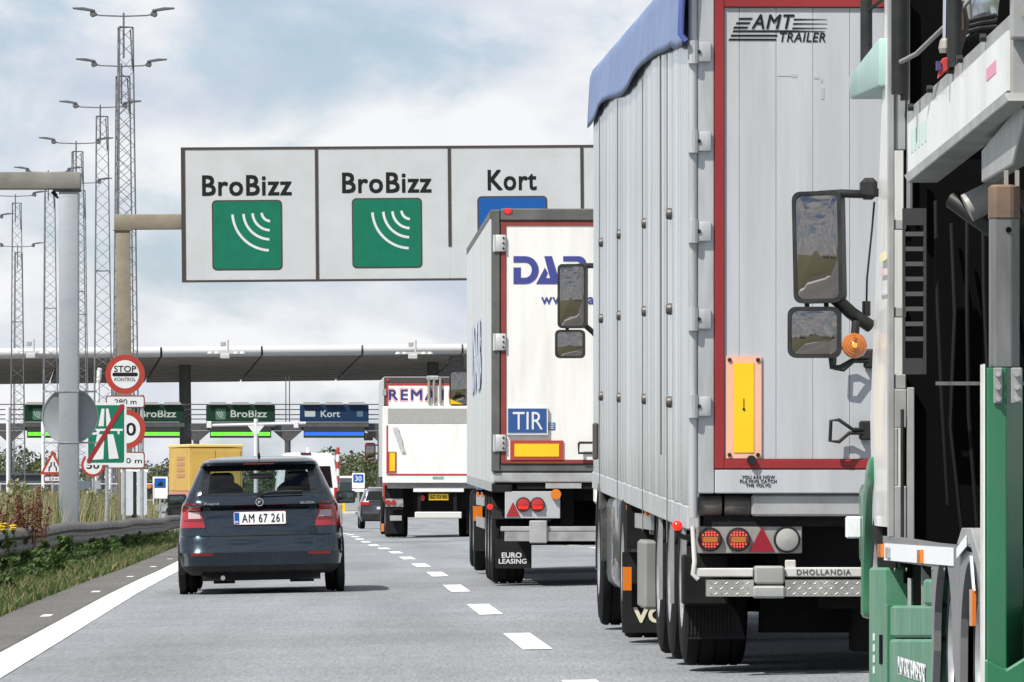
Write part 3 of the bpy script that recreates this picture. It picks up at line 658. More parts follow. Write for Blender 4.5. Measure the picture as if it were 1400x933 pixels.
# poles and small fittings left of the plaza
d = 300.0; s = F/d
for i, (px_, top, lean, lab) in enumerate([(11, 560, .0, 'thin white leaning pole at the far left below the lane board'), (46, 578, .02, 'thin white pole right of the leaning one at far left'), (107, 500, .22, 'short white pole tilted beside the grey gantry post'), (117, 497, .12, 'white pole right of the tilted short one by the gantry post')]):
    b = Vector(((px_-700)/s, d+i*6, lz(d)-.05)); h = (HZ-top)/s-b.z; t = thing('white_pole', lab, 'pole', b, group='white poles beside the plaza')
    MB().cyl((0,0,0), (lean*.8,0,h), .085, 10).build('pole', TW, t); MB().cyl((lean*.8,0,h-.5), (lean*1.1,0,h+.1), .11, 10).build('cap', TW, t); MB().cyl((0,0,0), (0,0,.25), .16, 10).build('foot', GALVD, t)
# barrier pole, blue 30 sign, blue sign, signal
d = 300.0; s = F/d; b = Vector(((462-700)/s, d, lz(d))); t = thing('barrier_pole', 'upright red and white striped barrier pole beside the white van', 'barrier', b)
h = (HZ-612)/s-b.z
for k in range(8): MB().cyl((0,0,.9+(h-.9)*k/8), (0,0,.9+(h-.9)*(k+1)/8), .07, 8).build('stripe', RED if k % 2 else WHITE, t)
MB().box(-.2,.2,-.2,.2,0,.9).build('cabinet', GALVD, t, bevel=.02)
d = 320.0; s = F/d; b = Vector(((490-700)/s, d, lz(d))); t = thing('advisory_speed_sign', 'white board with blue square reading 30 beside the lift lorry', 'sign', b)
z = (HZ-656)/s-b.z; MB().prism(rrect(-.31,.31,z-.42,z+.33,.04), 'y', -.03, 0).build('board', WHITE, t); MB().prism(rrect(-.25,.25,z-.15,z+.26,.03), 'y', -.034, -.0305).build('blue_field', SIGNB, t)
text(t, '30', SIGNW, 0, -.037, z+.05, h=.24, bold=.02); MB().box(-.31,.31,-.02,0,z-.60,z-.45).build('lower_plate', WHITE, t); MB().cyl((0,.03,0),(0,.03,z),.04,8).build('post', GALV, t)
d = 310.0; s = F/d; b = Vector(((219-700)/s, d, lz(d))); t = thing('service_sign', 'white and blue service sign left of the yellow box lorry', 'sign', b)
z = (HZ-664)/s-b.z; MB().prism(rrect(-.36,.36,z-.62,z+.42,.03), 'y', -.03, 0).build('board', WHITE, t); MB().prism(rrect(-.27,.27,z-.12,z+.34,.03), 'y', -.034, -.0305).build('blue_field', SIGNB, t)
MB().prism([(-.15,z),(.02,z+.2),(.15,z+.1),(.1,z-.05)], 'y', -.037, -.0345).build('symbol_mark', INK, t); MB().cyl((0,.03,0),(0,.03,z),.05,8).build('post', GALV, t)
d = 280.0; s = F/d
for px_, py, lab in ((204, 665, 'amber warning light on a dark post right of the pale panel sign'), (70, 675, 'amber warning light on a dark post left of the gantry post')):
    b = Vector(((px_-700)/s, d, lz(d))); t = thing('warning_light', lab, 'warning light', b, group='amber warning lights'); z = (HZ-py)/s-b.z
    MB().cyl((0,.1,0), (0,.1,z+.1), .06, 8).build('post', DARK, t); MB().box(-.16,.16,-.02,.16,z-.75,z+.18).build('housing', DARK, t, bevel=.02); MB().cyl((0,-.05,z),(0,-.025,z),.11,16).build('lens', LAMPO, t)
# plaza lane islands with booths: low concrete islands and kiosks
CONC = mat('concrete_pale', (.42,.42,.40), .85, var=.15, vscale=2)
KI = mat('kiosk_grey', (.30,.32,.34), .5); KG = mat('kiosk_glass', (.03,.04,.05), .08, coat=.5)
for i, (px_, lab) in enumerate([(20, 'toll kiosk on its island at far left'), (145, 'toll kiosk behind the motorway end sign'), (268, 'toll kiosk beside the canopy column, behind the yellow lorry'), (393, 'toll kiosk behind the dark hatchback'), (478, 'toll kiosk seen past the white van')]):
    d = 440.0; b = Vector(((px_-700)*d/F, d, -2.1)); t = thing('toll_kiosk', lab, 'kiosk', b, group='toll kiosks on their islands')
    MB().box(-.8,.8,-16,14,0,.18).build('island', CONC, t, bevel=.03); MB().box(-.65,.65,-2,2,.18,2.4).build('cabin', KI, t, bevel=.04); MB().box(-.55,.55,-2.02,-2.001,1.1,2.1).build('window', KG, t)
    MB().box(-.75,.75,-2.2,2.2,2.401,2.55).build('roof', WHITE, t); MB().box(-.12,.12,-15.6,-15.4,.18,1.15).build('bollard', YELLOW, t, bevel=.02)
# low building and fence at far left
d = 420.0; s = F/d; b = Vector(((40-700)/s, d, lz(d))); t = thing('service_building', 'low dark service building behind the masts at far left', 'building', b)
zz = (HZ-650)/s-b.z
MB().box(-3.2,2.2,0,6,0,zz).build('wall', mat('building_slate', (.06,.07,.085), .7, var=.15), t); MB().box(-3.4,2.4,-.2,6.2,zz,zz+.15).build('roof', GD, t)
for x in (-2.4,-.9,.7): MB().box(x,x+.9,-.03,-.002,.9,1.9).build('window', KG, t)
d = 240.0; s = F/d; fence = thing('mesh_fence', 'pale wire mesh fence behind the roadside weeds on the left', 'fence', Vector(((60-700)/s, d, lz(d))))
fx0, fx1 = -60/s, 150/s
for k in range(8): x = fx0+(fx1-fx0)*k/7; MB().cyl((x,0,-.2),(x,0,1.75),.03,6).build('post', TW, fence)
for z in (.5, 1.1, 1.7): MB().cyl((fx0,0,z),(fx1,0,z),.018,5).build('rail', TW, fence)
for i, (px_, py, w, h, lab) in enumerate([(117, 664, .55, .32, 'small dark road plate beside the gantry post'), (131, 663, .35, .3, 'small grey road plate right of the dark one')]):
    d = 235.0; s = F/d; b = Vector(((px_-700)/s, d, lz(d))); t = thing('small_plate', lab, 'sign', b); z = (HZ-py)/s-b.z
    MB().box(-w/2,w/2,-.02,0,z-h/2,z+h/2).build('plate', [mat('plate_slate', (.10,.13,.17), .5), SB][i], t); MB().cyl((0,.02,0),(0,.02,z),.03,6).build('post', GALV, t)
# distant wood
W1_, W2_, W3_ = leafmat('wood_green', (.065,.085,.028), .25), leafmat('wood_dark', (.038,.055,.02), .25), leafmat('wood_olive', (.10,.11,.04), .25)
r_ = np.random.RandomState(9); V = []; Fc = []; MI = []
for i in range(170):
    x = r_.uniform(-62, 40) if i < 120 else r_.uniform(-90, 60); d = r_.uniform(600, 680) if i < 120 else r_.uniform(-230, -180); h = r_.uniform(3.2, 5.4)+(1.0 if r_.rand() < .15 else 0); rad = r_.uniform(1.6, 3.2)
    if -28 < x < -22: h *= .8
    for q in range(620):
        u = Vector(r_.normal(size=3)).normalized()*r_.uniform(.55, 1)**.5; c = Vector((x+u.x*rad, d+u.y*rad, -2.4+h*.55+u.z*h*.5)); a = Vector(r_.normal(size=3)).normalized()
        e = a.orthogonal().normalized()*.15*r_.uniform(.5, 1.5); w = a.cross(e)*.7; b = len(V); V += [tuple(c-e), tuple(c-w), tuple(c+e), tuple(c+w)]; Fc.append((b,b+1,b+2,b+3)); MI.append(r_.randint(3))
me = bpy.data.meshes.new('distant_wood'); me.from_pydata(V, [], Fc)
for m in (W1_, W2_, W3_): me.materials.append(m)
me.polygons.foreach_set('material_index', MI); o = bpy.data.objects.new('distant_wood', me); COL.objects.link(o); tag(o, 'low green wood on the horizon beyond the toll plaza', 'wood', kind='stuff')
# ------------------------------------------------------------------ vehicle helpers
RIM = mat('rim_silver', (.42,.43,.44), .4, .7, var=.2, vscale=10)
RIMD = mat('rim_dark', (.08,.08,.085), .6, .3, var=.3, vscale=10, dirt=(.14,.12,.1), dirt_amt=.6)
CHASS = mat('chassis_black', (.008,.008,.0085), .8, spec=.2, var=.3, vscale=6, dirt=(.026,.024,.022), dirt_amt=.5, dscale=3)
FLAP = mat('mudflap_rubber', (.012,.012,.013), .75, spec=.2, var=.2, dirt=(.026,.025,.023), dirt_amt=.4, dscale=6)
DIAM = mat('chequer_plate', (.40,.40,.39), .45, .6, var=.2, vscale=8, dirt=(.2,.18,.15), dirt_amt=.5, dscale=5)
BEAMG = mat('bumper_grey', (.38,.39,.39), .5, .35, var=.15, dirt=(.14,.125,.11), dirt_amt=.55, dscale=3)
def wheel(parent, x0, x1, y, r, rim, side=-1, rm=None, n=36, z=None, grooves=3):
    z = r if z is None else z; w = x1-x0
    pr = [(0, rim), (.004, r-.06), (.02, r-.015), (.045, r)]
    for g in range(grooves):
        c = w*(g+1)/(grooves+1); pr += [(c-.010, r), (c-.007, r-.012), (c+.007, r-.012), (c+.010, r)]
    pr += [(w-.045, r), (w-.02, r-.015), (w-.004, r-.06), (w, rim)]
    t = MB().lathe([(x0+a-x0, b) for a, b in pr], (x0, y, z), 'x', n, closed=True).build('wheel', TYRE, parent, smooth=35)
    q = [(.04,.001), (.02,rim*.30), (.03,rim*.42), (.10,rim*.5), (.11,rim*.80), (.02,rim*.93), (.0,rim*1.02), (.03,rim*1.03)]
    mb = MB(); mb.lathe([((a if side < 0 else w-a), b) for a, b in q], (x0, y, z), 'x', n)
    xx = x0+(.012 if side < 0 else w-.012)
    for k in range(8):
        a = 2*math.pi*k/8; c = (xx+(.075 if side < 0 else -.075), y+math.cos(a)*rim*.64, z+math.sin(a)*rim*.64); mb.cyl(c, (c[0]+(-.03 if side < 0 else .03), c[1], c[2]), .022, 6)
    mb.build('rim', rm or RIM, t, smooth=40); return t
def mirror(parent, c, w, h, m_glass=MIRROR, tilt=.0, arm=None, depth=.12, name='mirror', slant=0.0):
    """rear view mirror: housing with the glass set into the face turned to the rear; c centre of the glass"""
    hw, hh = w/2, h/2; o = rrect(-hw, hw, -hh, hh, min(w, h)*.16, 4); i = rrect(-hw+.018, hw-.018, -hh+.018, hh-.018, min(w, h)*.13, 4)
    M = Matrix.Translation(c) @ Matrix.Rotation(tilt, 4, 'Z') @ Matrix.Rotation(slant, 4, 'Y')
    mb = MB(M); n = len(o)
    vs = [(a, 0, b) for a, b in i]+[(a, 0, b) for a, b in o]+[(a*1.0, depth*.55, b*1.0) for a, b in o]+[(a*.72, depth, b*.85) for a, b in o]+[(a, .008, b) for a, b in i]
    fs = []
    for k in range(n):
        l = (k+1) % n
        fs += [(k, l, n+l, n+k), (n+k, n+l, 2*n+l, 2*n+k), (2*n+k, 2*n+l, 3*n+l, 3*n+k), (k, 4*n+k, 4*n+l, l)]
    fs.append(tuple(range(3*n, 4*n))); mb.add(vs, fs)
    h_ = mb.build(name, DARK, parent, smooth=40)
    g = MB(M); rad = 1.1; vs = []; fs = []; mx_ = max(a*a+b*b for a, b in i)
    nr = 14; steps = [1-k/nr for k in range(nr)]
    for f in steps: vs += [(a*f, (a*a+b*b)*f*f/(2*rad)-mx_/(2*rad)+.0075, b*f) for a, b in i]
    vs.append((0, -mx_/(2*rad)+.0075, 0))
    for r0 in range(nr-1):
        for k in range(n): fs.append((r0*n+k, r0*n+(k+1) % n, (r0+1)*n+(k+1) % n, (r0+1)*n+k))
    for k in range(n): fs.append(((nr-1)*n+k, (nr-1)*n+(k+1) % n, nr*n))
    g.add(vs, fs); g.build('mirror_glass', m_glass, h_, smooth=60)
    if arm: MB().tube(arm, .022, 8).build('mirror_arm', DARK, parent, smooth=50)
    return h_
def lamp_round(parent, x, y, z, r, m, name='tail_lamp', ring=True):
    o = MB().lathe([(0,r*1.08), (-.02,r*1.08), (-.03,r*.98), (-.03,r*.92)], (x,y,z), 'y', 24); o.add([], [])
    b = o.build(name, DARK, parent, smooth=40)
    MB().lathe([(-.005,r*.95), (-.028,r*.92), (-.036,r*.6), (-.04,.001)], (x,y,z), 'y', 24).build('lens', m, b, smooth=60); return b
def triangle(parent, x, z0, w, h, y, m, name='reflector'):
    MB().prism([(x-w/2,z0), (x+w/2,z0), (x,z0+h)], 'y', y-.012, y).build(name, m, parent)
def rivets(mb, pts, r, y, dep=.008):
    for x, z in pts: mb.cyl((x,y,z), (x,y-dep,z), r, 8)
def W2L(root_loc, rz, p): return Matrix.Rotation(-rz, 4, 'Z') @ (Vector(p)-Vector(root_loc))

# ------------------------------------------------------------------ dark hatchback
def build_hatchback(loc, rz, roll):
    t = thing('hatchback_car', 'dark blue grey hatchback with number plate AM 67 261 driving in the left lane', 'car', loc, rz); t.rotation_euler = (0, roll, rz)
    PAINT = mat('car_paint_slate', (.026,.042,.058), .16, .9, coat=1.0, var=.04, vscale=60)
    z_ = [.20,.24,.30,.40,.435,.45,.55,.60,.615,.70,.80,.90,.915,.93,.96,1.00,1.03,1.055,1.12,1.20,1.285,1.33,1.345,1.375,1.40,1.42,1.435,1.443]
    xr_ = [.16,.08,.05,.020,.0,.012,.040,.065,.105,.110,.125,.155,.070,.050,.058,.085,.115,.12,.18,.25,.325,.36,.285,.265,.32,.50,.85,1.1]
    w_ = [.74,.79,.83,.85,.853,.853,.853,.852,.850,.845,.835,.822,.820,.815,.80,.775,.76,.750,.72,.685,.645,.625,.62,.60,.565,.50,.38,.25]
    wi_ = [.55,.58,.60,.60,.60,.60,.60,.60,.60,.60,.60,.60,.60,.60,.60,.61,.61,.61,.60,.59,.575,.565,.56,.53,.48,.42,.30,.18]
    xf_ = [4.15,4.22,4.26,4.28,4.28,4.28,4.27,4.25,4.24,4.18,3.95,3.55,3.5,3.44,3.33,3.2,3.10,3.06,2.95,2.80,2.65,2.56,2.53,2.42,2.28,2.05,1.8,1.5]
    def I(a, z): return float(np.interp(z, z_, a))
    def rear(lat, z):
        w, wi, y = I(w_, z), I(wi_, z), I(xr_, z); l = abs(lat)
        y += .045*min(1, l/w)**2
        if l > wi: q = min(1, (l-wi)/(w-wi)); y += (.20 if z < 1.0 else .13)*(1-math.sqrt(max(0, 1-q*q)))
        return y
    fr = [0,.22,.44,.66,.88,1.0]; cq = [.35,.62,.82,.94,1.0]; sf = [.16,.45,.50,.90]; rings = []
    for z in z_:
        w, wi, xf = I(w_, z), I(wi_, z), I(xf_, z); half = [(wi*f, rear(wi*f, z)) for f in fr]+[(wi+(w-wi)*q, rear(wi+(w-wi)*q, z)) for q in cq]
        ys = half[-1][1]; ye = xf-.28; half += [(w, ys+(ye-ys)*f) for f in sf]
        half += [(w, ye), (w*.97, xf-.15), (w*.88, xf-.06), (w*.6, xf-.01), (0, xf)]
        rings.append([(a, b, z) for a, b in half]+[(-a, b, z) for a, b in half[-2:0:-1]])
    n = len(rings[0]); V = [p for r in rings for p in r]; groups = {}
    h = len(half)-1
    for i in range(len(rings)-1):
        zm = (z_[i]+z_[i+1])/2
        for j in range(n):
            jj = j if j < h else n-1-j; key = 'body'
            if 1.03 < zm < 1.33:
                if jj < 5: key = 'rear_frit' if (jj == 4 or zm < 1.05 or zm > 1.29) else 'rear'
                elif jj in (11, 13): key = 'side'
                elif jj == 12: key = 'pillar'
                elif jj >= h-2: key = 'screen'
            if zm < .30: key = 'lower'
            groups.setdefault(key, []).append((i*n+j, i*n+(j+1) % n, (i+1)*n+(j+1) % n, (i+1)*n+j))
    groups['body'].append(tuple(range((len(rings)-1)*n, len(rings)*n))); groups['lower'].append(tuple(range(n-1, -1, -1)))
    def mk(keys, name, mats, parent=t, smooth=32):
        mb = MB()
        for k, key in enumerate(keys):
            for f in groups[key]: mb.f.append(f); mb.mi.append(k)
        used = sorted({i for f in mb.f for i in f}); mp = {u: i for i, u in enumerate(used)}
        mb.v = [V[u] for u in used]; mb.f = [tuple(mp[i] for i in f) for f in mb.f]; return mb.build(name, mats, parent, smooth=smooth)
    body = mk(['body'], 'body', PAINT); mk(['lower'], 'lower_bumper', DARK); mk(['pillar'], 'door_pillar', DARK)
    GL = glass_mat('car_glass', (.72,.80,.80)); FRIT = mat('glass_frit', (.008,.009,.010), .06, coat=.5)
    rw = mk(['rear', 'rear_frit'], 'rear_window', [GL, FRIT]); mk(['screen'], 'windscreen', GL); mk(['side'], 'side_windows', glass_mat('car_glass_dark', (.12,.14,.15)))
    def patch(name, la, lb, z0, z1, off, m, parent=t, nu=8, nv=6, th=.012):
        rows = []
        for iv in range(nv+1):
            v = iv/nv; z = z0+(z1-z0)*v; a, b = la(v), lb(v); rows.append([(a+(b-a)*iu/nu, rear(a+(b-a)*iu/nu, z)-off, z) for iu in range(nu+1)])
        mb = MB(); mb.grid(rows); k = len(mb.v); mb.add([(x, y+th, z) for x, y, z in mb.v], [])
        w_n = nu+1
        edge = [(0, j, 0, j+1) for j in range(nu)]+[(i, nu, i+1, nu) for i in range(nv)]+[(nv, j+1, nv, j) for j in range(nu-1, -1, -1)]+[(i+1, 0, i, 0) for i in range(nv-1, -1, -1)]
        for a, b, c, d in edge: p, q = a*w_n+b, c*w_n+d; mb.f.append((p, q, q+k, p+k)); mb.mi.append(0)
        return mb.build(name, m, parent, smooth=40)
    def ribbon(name, pts, wd, off, m, parent=t):
        mb = MB(); P_ = []
        for (a, b), (c, d) in zip(pts[:-1], pts[1:]):
            for k in range(9): P_.append((a+(c-a)*k/8, b+(d-b)*k/8))
        rows = []
        for i, (a, b) in enumerate(P_):
            e, f = P_[max(0, i-1)], P_[min(len(P_)-1, i+1)]; dx, dz = f[0]-e[0], f[1]-e[1]; l = math.hypot(dx, dz) or 1; nx, nz = -dz/l*wd/2, dx/l*wd/2
            rows.append([(a+nx, rear(a+nx, b+nz)-off, b+nz), (a-nx, rear(a-nx, b-nz)-off, b-nz)])
        mb.grid(rows); return mb.build(name, m, parent)
    TL = mat('tail_red', (.30,.004,.010), .12, coat=1, emit=(1,.02,.02), estr=.0); TC = mat('tail_clear', (.40,.30,.31), .15, coat=1)
    for sx in (-1, 1):
        wo = lambda z: I(w_, z)-.006
        lamp = patch('tail_light', lambda v: sx*(.575+.06*v), lambda v: sx*wo(.70+.26*v), .70, .955, .012, TL, nu=14)
        patch('clear_lens', lambda v: sx*(.615+.02*v), lambda v: sx*.75, .795, .865, .019, TC, lamp)
        patch('lens_rib', lambda v: sx*(.60), lambda v: sx*.80, .770, .782, .018, mat('tail_dark', (.12,.003,.006), .2, coat=1), lamp, nv=1)
        patch('reflector', lambda v: sx*.50, lambda v: sx*.73, .405, .432, .004, LAMPR, nv=1)
    GAP_SHADOW = mat('gap_and_shadow', (.004,.004,.005), .6)
    ribbon('tailgate_gap', [(-.575,.70),(-.565,.66),(-.48,.612),(.48,.612),(.565,.66),(.575,.70)], .010, .0015, GAP_SHADOW, body)
    for sx in (-1, 1): ribbon('tailgate_gap', [(sx*.635,.955),(sx*.645,1.0),(sx*.66,1.05),(sx*.63,1.16),(sx*.60,1.28),(sx*.575,1.335)], .008, .0015, GAP_SHADOW, body)
    patch('ridge_shadow', lambda v: -.52, lambda v: .52, .895, .911, .001, GAP_SHADOW, body, nv=2)  # dark strip painted as the shadow line under the tailgate ridge
    PL = mat('plate_white', (.80,.80,.80), .4); py = rear(.0, .80)-.065
    pl = MB().prism(rrect(-.27,.27,.725,.855,.012), 'y', py, py+.03).build('number_plate', PL, t)
    MB().prism(rrect(-.276,.276,.719,.861,.014), 'y', py+.006, py+.09).build('plate_holder', mat('plate_red_edge', (.22,.03,.035), .5), t)
    MB().box(-.266,-.215,py-.002,py-.0005,.73,.85).build('blue_band', SIGNB, pl)
    text(pl, 'DK', PL, -.241, py-.004, .752, h=.022, bold=.01)
    text(pl, 'AM 67 261', INK, .028, py-.003, .79, h=.088, w=.43, bold=.006, spacing=1.14)
    text(body, 'Rapid', CHROME, -.50, rear(.5,.945)-.008, .945, h=.030, w=.15, bold=.004); text(body, 'SKODA', CHROME, .50, rear(.5,.945)-.008, .942, h=.024, w=.15, bold=.004)
    yb = rear(0, .955)-.012
    bd = ring_poly(MB(), 0, .955, .042, .034, yb-.006, yb+.02, 24).build('badge', CHROME, body); MB().prism(circle(0,.955,.034,20), 'y', yb-.002, yb+.02).build('badge_field', DARK, bd); MB().prism([(-.022,.94),(.0,.945),(.02,.975),(.005,.968),(-.012,.972)], 'y', yb-.005, yb-.0025).build('badge_mark', CHROME, bd)
    # wiper, aerial, high brake light
    MB().tube([(.02, rear(.02,1.045)-.03, 1.04), (.15, rear(.15,1.06)-.035, 1.062), (.45, rear(.45,1.06)-.03, 1.06)], .011, 6).build('wiper', DARK, t); MB().cyl((.0, rear(0,1.035)-.03, 1.035), (.02, rear(0,1.035)+.03, 1.045), .03, 10).build('wiper_pivot', DARK, t)
    mb = MB(); mb.cyl((0,.62,1.42), (0,.58,1.47), .018, 8, r1=.010); mb.cyl((0,.58,1.47), (0,.50,1.66), .006, 6, r1=.003); mb.build('aerial', DARK, t)
    MB().box(-.16,.16,.262,.30,1.352,1.366).build('brake_strip', mat('brake_dark', (.10,.005,.006), .2, coat=1), t)
    # mirrors
    for sx in (-1, 1):
        hm = mirror(t, Vector((sx*.915, 2.30, .985)), .20, .135, m_glass=mat('car_mirror', (.10,.13,.13), .03, .9), tilt=sx*.12, depth=.12, name='door_mirror'); MB().box(min(sx*.74,sx*.84), max(sx*.74,sx*.84), 2.33, 2.40, .925, .955).build('mirror_foot', DARK, t, bevel=.008)
    # interior: floor tub, parcel shelf, seats with head restraints
    INT = mat('interior_black', (.012,.012,.013), .8)
    MB().box(-.70,.70,.30,3.2,.28,.93).build('interior_tub', INT, t)
    for x in (-.42, .40):
        for y in (2.05,):
            mb = MB(); mb.prism([(x-.24,.9),(x+.24,.9),(x+.23,1.10),(x+.15,1.17),(x-.15,1.17),(x-.23,1.10)], 'y', y, y+.14); mb.build('seat', INT, t, bevel=.03, seg=2); MB().prism(rrect(x-.135,x+.135,1.10,1.275,.06), 'y', y-.02, y+.10).build('head_restraint', INT, t, bevel=.02)
    for x in (-.36, .34): MB().prism(rrect(x-.12,x+.12,.98,1.12,.05), 'y', .98, 1.08).build('head_restraint', INT, t, bevel=.02)
    MB().box(-.13,.13,2.62,2.66,1.20,1.265).build('inner_mirror', INT, t, bevel=.01)
    # underside, exhaust, wheels
    mb = MB(); mb.box(-.62,.62,.14,3.9,.14,.27); mb.box(-.50,-.28,.20,.60,.11,.2); mb.box(.30,.55,.20,.62,.115,.2); mb.build('underbody', CHASS, t)
    MB().cyl((-.40,.10,.17), (-.40,.45,.18), .025, 10).build('exhaust', GALVD, t)
    for y in (.82, 3.42):
        for sx in (-1, 1):
            MB().cyl((sx*.80,y,.33), (sx*.866,y,.33), .345, 30).build('wheel_arch', INT, t)
            a, b = sorted((sx*.865, sx*.655)); wheel(t, a+(.012 if sx > 0 else -.012), b+(.012 if sx > 0 else -.012), y, .31, .20, side=sx, n=30)
    return t
hd = 68.0
build_hatchback(((357.5-700)*hd/F, hd, gz(hd, -1.9)), .03, -.022)

# ------------------------------------------------------------------ pantechnicon ahead on the right: white doors, blue lettering (DAB)
def trailer_matrix(p): M = Matrix.Identity(4); M[2][1] = p; return M
ALUB = mat('ribbed_aluminium', (.76,.78,.80), .25, .8, var=.28, vscale=1.5, stretch=(1,9,.15), dirt=(.36,.32,.28), dirt_amt=.55, dscale=1.3)
def add_random(m, amt):
    nt = m.node_tree; N, L = nt.nodes, nt.links; b = N['Principled BSDF']; src = b.inputs['Base Color'].links[0].from_socket
    oi = N.new('ShaderNodeObjectInfo'); mr = N.new('ShaderNodeMapRange'); mr.inputs['To Min'].default_value = 1-amt; mr.inputs['To Max'].default_value = 1+amt*.6
    L.new(oi.outputs['Random'], mr.inputs[0]); vm = N.new('ShaderNodeVectorMath'); vm.operation = 'SCALE'; L.new(src, vm.inputs[0]); L.new(mr.outputs[0], vm.inputs['Scale']); L.new(vm.outputs[0], b.inputs['Base Color'])
add_random(ALUB, .18)
def under_trailer(t, yw, z_floor, L_, half=1.25, wheel_r=.50, tw=.36, rimm=None, flap_text=None):
    mb = MB()
    for sx in (-.45, .45): mb.box(sx-.06, sx+.06, .4, L_-.5, z_floor-.42, z_floor-.02)
    for k in range(9): y = .6+k*(L_-1.2)/8; mb.box(-1.1, 1.1, y, y+.08, z_floor-.16, z_floor-.01)
    for y in yw: mb.cyl((-1.0,y,wheel_r), (1.0,y,wheel_r), .09, 10); mb.box(-.62,-.40,y-.4,y+.4,wheel_r-.05,z_floor-.4); mb.box(.40,.62,y-.4,y+.4,wheel_r-.05,z_floor-.4)
    mb.build('chassis', CHASS, t)
    for y in yw:
        wheel(t, -half, -half+tw, y, wheel_r, .29, -1, rimm or RIM); wheel(t, half-tw, half, y, wheel_r, .29, 1, rimm or RIM)
        for sx in (-1, 1):
            mb = MB(); a, b = sorted((sx*half, sx*(half-tw-.04))); arc = [(y+(wheel_r+.06)*math.cos(R(q)), wheel_r+(wheel_r+.06)*math.sin(R(q))) for q in range(20, 161, 10)]; arc2 = [(y+(wheel_r+.075)*math.cos(R(q)), wheel_r+(wheel_r+.075)*math.sin(R(q))) for q in range(160, 19, -10)]
            mb.prism(arc+arc2, 'x', a, b); mb.build('mudguard', FLAP, t, smooth=30)
def build_dab():
    d0 = 69.0; s = F/d0; rz = .0254; X = (672-700)/s+1.275
    loc = Vector((X, d0, gz(d0, 1.7))); t = thing('box_lorry', 'white box lorry with blue lettering and a TIR plate in the right lane', 'lorry', loc, rz)
    zg = HZ-loc.z*s
    def q(px_, py): return (px_-672)/s-1.275, (zg-py)/s
    M = trailer_matrix(.006); L_ = 13.6
    DW = mat('door_white', (.73,.73,.71), .35, var=.03, vscale=2, dirt=(.50,.48,.43), dirt_amt=.6, dscale=1.1, stretch=(3.5,3.5,.45)); PST = mat('post_grey', (.115,.115,.112), .5, .4, var=.2, dirt=(.25,.24,.22), dirt_amt=.4); RDB = mat('door_frame_red', (.22,.035,.028), .5, var=.15)
    zb, ztop = q(0,659)[1], q(0,287)[1]
    # side walls: vertical panels with fine ribs
    npn = 17; w = (L_-.12)/npn
    for k in range(npn):
        ya, yb = .12+w*k+.006, .12+w*(k+1)-.006; pts = [(-1.275+.03, ya)]
        for j in range(13): y = ya+(yb-ya)*j/12; pts.append((-1.275-(.012 if j % 3 == 1 or j % 3 == 2 else 0)*1.0+(.006 if j in (0,12) else 0), y))
        pts.append((-1.275+.03, yb)); MB(M).prism(pts, 'z', zb, ztop-.09).build('side_panel', mat('side_silver', (.68,.70,.72), .30, .45, var=.1, vscale=1, stretch=(1,2,.2), dirt=(.5,.49,.47), dirt_amt=.4), t)
    MB(M).box(-1.29, 1.29, .12, L_, ztop-.09, ztop).build('roof_rail', PST, t, bevel=.01); MB(M).box(1.245, 1.275, .12, L_, zb, ztop-.09).build('side_wall', DW, t); MB(M).box(-1.28,1.28,L_-.05,L_,zb,ztop-.09).build('front_wall', DW, t)
    MB(M).box(-1.288,-1.24,.12,L_,zb-.10,zb-.001).build('side_rail', ALU, t); MB(M).box(-1.2,1.2,.12,L_,zb-.04,zb+.05).build('floor', CHASS, t)
    # faint blue letters far along the left side
    BL = mat('blue_print', (.045,.055,.24), .4); BLF = mat('blue_print_faded', (.42,.46,.58), .4)
    text(t, 'DAB', BLF, -1.302, 9.5, 2.55, h=.75, w=5.0, bold=.03, face='left', name='side_lettering', align='l')
    # rear frame and doors
    MB().box(-1.275, -1.275+12/s, 0, .12, q(0,645)[1], ztop).build('rear_post', PST, t, bevel=.012); MB().box(1.275-12/s, 1.275, 0, .12, q(0,645)[1], ztop).build('rear_post', PST, t, bevel=.012)
    MB().box(-1.275+12/s+.002, 1.275-12/s-.002, -.01, .12, q(0,302)[1], ztop+.012).build('rear_header', PST, t, bevel=.012)
    xi = -1.275+13/s; zd0, zd1 = q(0,634)[1], q(0,303)[1]
    for a, b in ((xi, -.004), (.004, -xi)):
        dr = MB().box(a, b, .015, .06, zd0, zd1).build('door', DW, t)
        for xa, xb, za, zb_ in ((a, b, zd1-.045, zd1), (a, b, zd0, zd0+.04)): MB().box(xa, xb, .006, .0145, za, zb_).build('seal_strip', RDB, dr)
        e = a if a < 0 else b-.055; MB().box(e, e+.055, .007, .0145, zd0+.04, zd1-.045).build('seal_strip', RDB, dr)
    HG = mat('hinge_zinc', (.55,.56,.56), .45, .5, var=.15)
    for py in (333, 400, 468, 537, 606):
        if py in (400, 537): continue
        x, z = q(684.5, py); h_ = MB().box(x-.06, x+.055, -.02, .005, z-.09, z+.09).build('hinge', HG, t, bevel=.012, seg=2); mb = MB(); rivets(mb, [(x+.03, z-.055), (x+.03, z), (x+.03, z+.055)], .012, -.021); mb.build('rivets', DARK, h_, kind='stuff'); MB().cyl((x-.065,-.005,z-.09),(x-.065,-.005,z+.09),.018,8).build('hinge_pin', HG, h_)
        MB().box(-x-.055, -x+.06, -.02, .005, z-.09, z+.09).build('hinge', HG, t, bevel=.012, seg=2)
    for x in (-.12, .12, .34): MB().cyl((x,-.025,zd0-.05),(x,-.025,zd1-.05),.016,8).build('lock_bar', HG, t)
